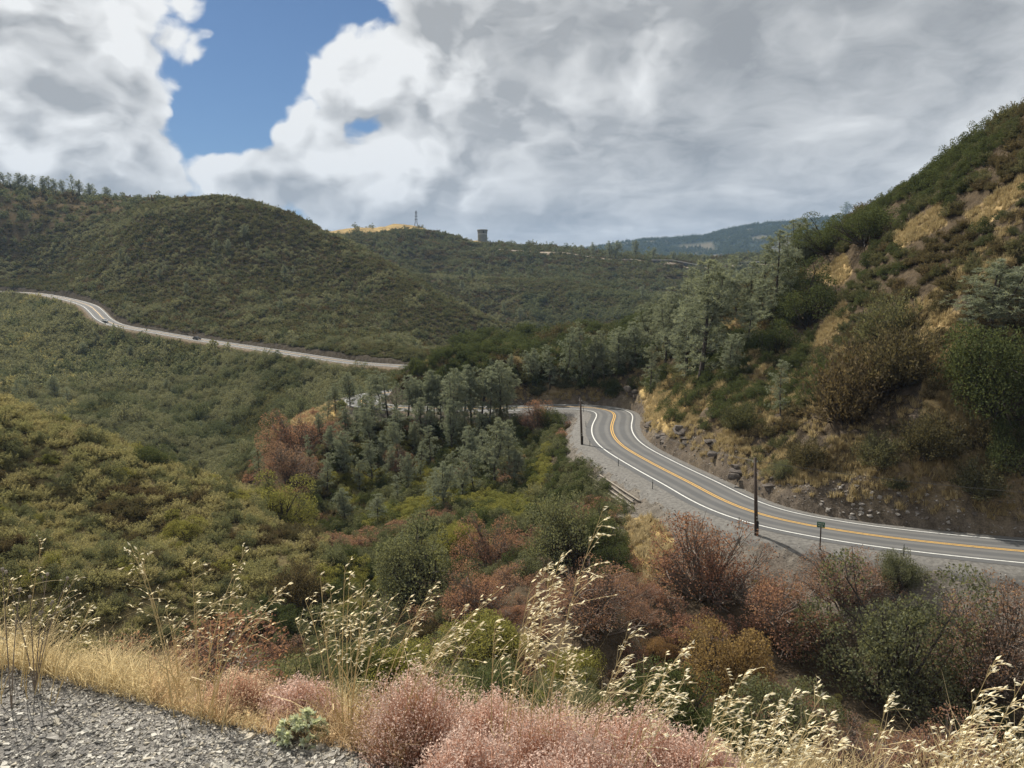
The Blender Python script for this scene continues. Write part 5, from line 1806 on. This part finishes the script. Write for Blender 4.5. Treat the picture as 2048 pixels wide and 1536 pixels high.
# ------------------------------------------------------------------ foreground: pink buckwheat mounds
def mound(px, r, toppy, wpx, seed, lab, mats, n_st=1500, n_bit=9000):
    rg = np.random.default_rng(seed)
    a, _ = pdir(px, 1450); a = float(a)
    x0, y0 = r * math.sin(a), r * math.cos(a); z0 = float(gz(x0, y0))
    _, t = pdir(px, toppy); H = max(EYE + r * float(t) - z0, .15); W_ = wpx / 2 / FPX * r
    def dome(n, lo, hi):
        d = rdir(n, rg); d[:, 2] = np.abs(d[:, 2])
        q = rg.uniform(lo, hi, n)[:, None] * (1 + .10 * np.sin(5 * np.arctan2(d[:, 1], d[:, 0]) + seed))[:, None]
        return d * q * np.array([W_, W_ * .9, H])
    st = PM()
    tips = dome(n_st, .55, 1.03)
    b = np.c_[rg.normal(size=(n_st, 2)) * W_ * .18, np.full(n_st, -.03)]
    m = (b + tips) / 2 + np.c_[(tips - b)[:, :2] * .12, -np.abs(tips[:, 2:]) * .05]
    for p0, p1, wd in ((b, m, .0018), (m, tips, .0013)):
        w = unit(np.cross(p1 - p0, rdir(n_st, rg))) * wd
        V = np.stack([p0 - w, p0 + w, p1 + w * .8, p1 - w * .8], 1).reshape(-1, 3)
        st.add(V, np.arange(4 * n_st).reshape(-1, 4), np.repeat(rg.uniform(.7, 1.3, n_st), 4))
    n2 = n_st * 3
    k = rg.integers(0, n_st, n2); u = rg.uniform(.35, 1, n2)[:, None]
    c = m[k] * (1 - u) + tips[k] * u
    d = unit(rdir(n2, rg) + np.array([0, 0, .5])); L = rg.uniform(.02, .06, n2)
    st.leaves(c + d * L[:, None] / 2, d, L, .0022, rg, .7, 1.3)
    f = PM()
    c = dome(n_bit, .72, 1.08); c[:, 2] = np.maximum(c[:, 2], .005)
    f.leaves(c, unit(rdir(n_bit, rg) + np.array([.3, 0, .2])), rg.uniform(.006, .013, n_bit), rg.uniform(.003, .0065, n_bit), rg, .65, 1.5)
    e = obj('buckwheat_mound', None, None, lab, 'plant', loc=(x0, y0, z0))
    obj('stems', st.mesh('stems', [mats[1]]), e); obj('flower_heads', f.mesh('flower_heads', [mats[0]]), e)


PK = (M['pink'], M['pinkstem'])
M['tanpink'] = leaf_mat('tan_buckwheat', [(.54, .42, .30), (.57, .45, .33)], .35, tint=(1, 1, .97))
for i, (a_, r_, t_, w_, lab) in enumerate([
        (480, 3.15, 1350, 170, 'small tan-pink buckwheat mound behind the sage plant'), (600, 3.0, 1365, 170, 'dusty pink buckwheat mound just behind the sage plant'),
        (830, 2.62, 1352, 270, 'round pink buckwheat mound beside the gravel corner'), (985, 2.75, 1392, 190, 'pink buckwheat mound between the round mound and the wide one'), (1100, 2.45, 1425, 300, 'wide pink buckwheat mound under the tallest oat stalks'),
        (1270, 2.45, 1432, 300, 'pale pink buckwheat mound at the lip of the slope'), (1400, 2.4, 1480, 200, 'low pale pink buckwheat mound next to the short oats'), (940, 2.25, 1470, 230, 'low pink buckwheat mound spilling over the gravel'), (1180, 2.2, 1500, 330, 'nearest low pink buckwheat mat')]):
    mound(a_, r_, t_, w_, 10 + i, lab.replace('nearest low', 'low spreading'), (M['tanpink'], M['pinkstem']) if i == 0 else PK, n_bit=5200 + int(w_ * 14))

# sage
rg = np.random.default_rng(9)
a, t = pdir(605, 1478); r_ = EYE / -float(t); x0, y0 = r_ * math.sin(a), r_ * math.cos(a)
e = obj('sage_plant', None, None, 'pale sage-green low plant at the edge of the slate gravel', 'plant', loc=(x0, y0, float(gz(x0, y0))))
f = PM()
cc = rdir(70, rg); cc[:, 2] = np.abs(cc[:, 2]); cc *= rg.uniform(.6, 1, (70, 1)) * np.array([.105, .08, .10])
for c in cc:
    d = unit(rdir(16, rg) + unit(c) * .8)
    f.leaves(c + d * .01, d, rg.uniform(.018, .034, 16), rg.uniform(.010, .018, 16), rg, .65, 1.3)
obj('leaves', f.mesh('leaves', [M['sage']]), e)
st = PM()
for c in cc[::2]: st.tube(curve3(np.array([0, 0, -.02]), c, np.zeros(3), 3), [.003, .002, .0015], 3)
obj('stems', st.mesh('stems', [M['twig']]), e)


# ------------------------------------------------------------------ foreground: wild oats
def oat(base, tip, seed, lab, grp, nbr=9, size=1.0, wind=.8, dense=False):
    rg = np.random.default_rng(seed)
    base, tip = np.asarray(base, float), np.asarray(tip, float)
    L = np.linalg.norm(tip - base)
    c = curve3(base, tip, np.array([-(tip - base)[0] * .30, 0, .10 * L]) + rg.normal(size=3) * .02, 12)
    o0 = base.copy()
    st = PM(); sp = PM()
    st.tube(c - o0, np.linspace(.0021, .0007, 12) * (.7 + .3 * size), 4)
    # a dry leaf or two
    for _ in range(2):
        u = rg.uniform(.1, .4); p = c[int(u * 11)] - o0
        q = p + np.array([rg.normal() * .08, rg.normal() * .05, rg.uniform(.02, .16)])
        cc = curve3(p, q, np.array([0, 0, .05]), 4)
        w = np.array([0.0015, .0015, 0])
        for i in range(3):
            st.add(np.array([cc[i] - w, cc[i] + w, cc[i + 1] + w * .6, cc[i + 1] - w * .6]), np.array([[0, 1, 2, 3]]), 1.0)
    def spikelet(p, d, L_):
        a = unit(np.cross(d, rdir(1, rg)[0])); b = np.cross(d, a)
        wv = L_ * .16
        V = [p, p + d * L_ * .4 + a * wv, p + d * L_ * .4 + b * wv * .7, p + d * L_ * .4 - a * wv, p + d * L_ * .4 - b * wv * .7, p + d * L_]
        F = np.array([[0, 1, 2, 2], [0, 2, 3, 3], [0, 3, 4, 4], [0, 4, 1, 1], [5, 2, 1, 1], [5, 3, 2, 2], [5, 4, 3, 3], [5, 1, 4, 4]])
        tri.append((np.array(V), F[:, :3], rg.uniform(.7, 1.25)))
    tri = []
    for k in range(nbr):
        u = .52 + .48 * (k + .5) / nbr
        p = np.array([np.interp(u, np.linspace(0, 1, 12), c[:, i]) for i in range(3)]) - o0
        for side in range(rg.integers(1, 4) if dense else rg.integers(1, 3)):
            d = unit(np.array([wind * rg.uniform(.1, 1.2), rg.normal() * .5, rg.uniform(.1, .8)]) + rdir(1, rg)[0] * .35)
            bl_ = rg.uniform(.04, .12) * (1.25 - u) * 2.1 * size
            q = p + d * bl_
            bc = curve3(p, q, np.array([0, 0, .01]), 4)
            st.tube(bc, .0006, 3)
            for _ in range(rg.integers(2, 5) if dense else rg.integers(1, 4)):
                v = rg.uniform(.4, 1.0)
                bp = np.array([np.interp(v, np.linspace(0, 1, 4), bc[:, i]) for i in range(3)])
                sd_ = unit(np.array([wind * rg.uniform(.4, 1.2), rg.normal() * .35, rg.uniform(-.35, .55)]))
                spikelet(bp, sd_, rg.uniform(.012, .019) * size)
    spikelet(tip - o0, unit(np.array([wind, 0, .6])), .022 * size)
    V = np.concatenate([t[0] for t in tri]); F = np.concatenate([t[1] + 6 * i for i, t in enumerate(tri)]); vv = np.repeat([t[2] for t in tri], 6)
    e = obj('wild_oat', None, None, lab, 'grass', grp, loc=o0)
    obj('stem', st.mesh('stem', [M['oatstem']]), e)
    obj('seed_head', make_mesh('seed_head', V, [F], [M['oatseed']], var=vv), e, kind='stuff')


OATS = []
for q in [(262, 1092, 350, 3.1), (275, 1100, 362, 3.15), (385, 1128, 398, 3.1), (392, 1190, 405, 3.1), (490, 1105, 400, 3.0), (470, 1160, 430, 3.1), (555, 1185, 410, 3.0), (575, 1170, 440, 2.9), (330, 1215, 360, 3.3), (300, 1190, 345, 3.2), (440, 1230, 420, 3.0), (520, 1220, 420, 3.0), (345, 1240, 365, 3.3)]:
    OATS.append(q + ('tall dry oat stalk in the arching clump at the gravel edge', 'oats in the arching clump'))
for q in [(690, 1133, 685, 2.8), (700, 1150, 700, 2.8), (640, 1150, 672, 2.85), (730, 1165, 695, 2.8), (660, 1180, 690, 2.8), (745, 1195, 705, 2.8), (610, 1200, 660, 2.9), (780, 1200, 712, 2.75), (820, 1195, 715, 2.7), (640, 1230, 680, 2.8), (700, 1230, 705, 2.7), (760, 1240, 715, 2.7), (590, 1240, 650, 2.9), (680, 1260, 690, 2.7), (725, 1270, 700, 2.7),
          (865, 1178, 740, 2.7), (850, 1200, 745, 2.7)]:
    OATS.append(q + ('dry oat stalk in the dense clump beside the round pink mound', 'oats in the dense clump'))
for q in [(1000, 1178, 800, 2.6), (985, 1200, 805, 2.6), (945, 1232, 800, 2.6), (900, 1260, 790, 2.6), (960, 1250, 820, 2.55), (880, 1290, 790, 2.6), (930, 1215, 800, 2.65)]:
    OATS.append(q + ('dry oat stalk leaning over the sunlit yellow-green bush', 'oats leaning over the yellow-green bush'))
for q in [(1205, 1022, 1062, 2.5), (1095, 1130, 1000, 2.5), (1062, 1165, 1010, 2.5), (1120, 1120, 1030, 2.45), (1080, 1210, 1040, 2.5), (1130, 1255, 1100, 2.45), (990, 1245, 985, 2.55), (1000, 1320, 1005, 2.45), (1135, 1320, 1100, 2.4), (1100, 1150, 1055, 2.5)]:
    OATS.append(q + ('very tall oat stalk rising from the wide pink mound', 'tallest oats by the wide pink mound'))
for q in [(1260, 1268, 1170, 2.3), (1365, 1303, 1240, 2.3), (1240, 1330, 1180, 2.35), (1370, 1360, 1270, 2.25), (1330, 1400, 1250, 2.25), (1300, 1340, 1220, 2.3)]:
    OATS.append(q + ('short oat stalk standing above the pale pink mound', 'oats above the pale pink mound'))
for q in [(1490, 1350, 1380, 2.0), (1590, 1388, 1450, 1.95), (1640, 1392, 1500, 1.95), (1560, 1440, 1450, 1.9), (1480, 1420, 1400, 1.95), (1620, 1450, 1520, 1.9), (1680, 1482, 1560, 1.85), (1530, 1395, 1420, 1.95), (1440, 1400, 1370, 2.0), (1660, 1430, 1540, 1.9), (1580, 1480, 1490, 1.85), (1775, 1402, 1730, 2.1), (1500, 1470, 1430, 1.9), (1610, 1500, 1520, 1.85)]:
    OATS.append(q + ('plump oat stalk in the wind-bent stand before the red thicket', 'wind-bent oats before the red thicket'))
for q in [(1990, 1320, 1850, 2.1), (1975, 1392, 1850, 2.05), (2046, 1365, 1890, 2.05), (2045, 1435, 1920, 2.0), (1950, 1420, 1840, 2.0), (1900, 1470, 1800, 2.0), (2010, 1470, 1900, 1.95), (1860, 1500, 1780, 1.95), (1960, 1490, 1860, 1.95), (2030, 1500, 1930, 1.9), (1930, 1440, 1820, 2.0), (2080, 1400, 1960, 2.0)]:
    OATS.append(q + ('oat stalk in the stand below the bare gravel bank', 'oats below the bare gravel bank'))
for q in [(148, 1160, 70, 3.5), (128, 1185, 80, 3.5), (85, 1082, 45, 3.6), (20, 1160, 5, 3.5), (180, 1215, 110, 3.4), (10, 1200, -10, 3.5), (95, 1225, 60, 3.5), (150, 1230, 100, 3.4)]:
    OATS.append(q + ('dry oat stalk in the golden grass at the far gravel edge', 'oats at the far gravel edge'))
for i, (tx, ty, bx_, r_, lab, grp) in enumerate(OATS):
    ab, _ = pdir(bx_, 1450); ab = float(ab)
    b = np.array([r_ * math.sin(ab), r_ * math.cos(ab), 0]); b[2] = float(gz(b[0], b[1])) - .02
    tip = W(tx, ty, r_ * (1 + rng.normal() * .02))
    oat(b, tip, 500 + i, lab, grp, nbr=int(rng.integers(9, 13) if tx > 1000 else rng.integers(5, 10)), wind=-.5 if i < 2 else .8, size=.92 if tx > 1400 else 1.0, dense=tx > 1000)
# dry branched weed
for q, (bx_, r_, lab) in enumerate([(75, 3.55, 'branched dry weed with knobby seed heads in the golden grass'), (25, 3.45, 'bent dry weed stalk at the far gravel edge')]):
    a, _ = pdir(bx_, 1450); a = float(a); b = np.array([r_ * math.sin(a), r_ * math.cos(a), 0.]); b[2] = float(gz(b[0], b[1]))
    e = obj('dry_weed', None, None, lab, 'weed', loc=b)
    st = PM(); hd = MB()
    for (tx, ty) in ([(12, 1145), (95, 1150), (135, 1158), (60, 1195), (105, 1205)] if q == 0 else [(5, 1140), (40, 1180)]):
        tip = W(tx, ty, r_) - b
        c = curve3(np.array([0, 0, -.02]), tip, np.array([-tip[0] * .25, 0, .02]), 7)
        st.tube(c, np.linspace(.0030, .0014, 7), 4)
        hd.lathe([(.001, -.006), (.007, 0), (.006, .007), (.001, .011)], 6, c=tip)
        for _ in range(2):
            p = c[rng.integers(3, 6)]; w_ = p + np.array([rng.normal() * .05, rng.normal() * .03, .06])
            st.tube(curve3(p, w_, np.zeros(3), 3), .0010, 3)
            hd.lathe([(.001, -.004), (.005, 0), (.001, .008)], 6, c=w_)
    obj('stalk', st.mesh('stalk', [M['twig']]), e); obj('seed_heads', hd.mesh('seed_heads', M['rail']), e)

# ------------------------------------------------------------------ haze
hz = MB().box((0, 3200, 330), (5200, 5400, 400)).mesh('haze', bpy.data.materials.new('haze_air'))
hm = hz.materials[0]
hm.use_nodes = True
g = NG(hm.node_tree)
pv = g.new('ShaderNodeVolumePrincipled')
pv.inputs['Color'].default_value = (.40, .64, 1.0, 1)
pv.inputs['Density'].default_value = 0.000078
pv.inputs['Anisotropy'].default_value = 0.0
o_ = g.new('ShaderNodeOutputMaterial')
g.nt.links.new(pv.outputs[0], o_.inputs['Volume'])
obj('haze', hz, None, 'thin pale blue haze filling the valley air', 'haze', None, 'stuff')
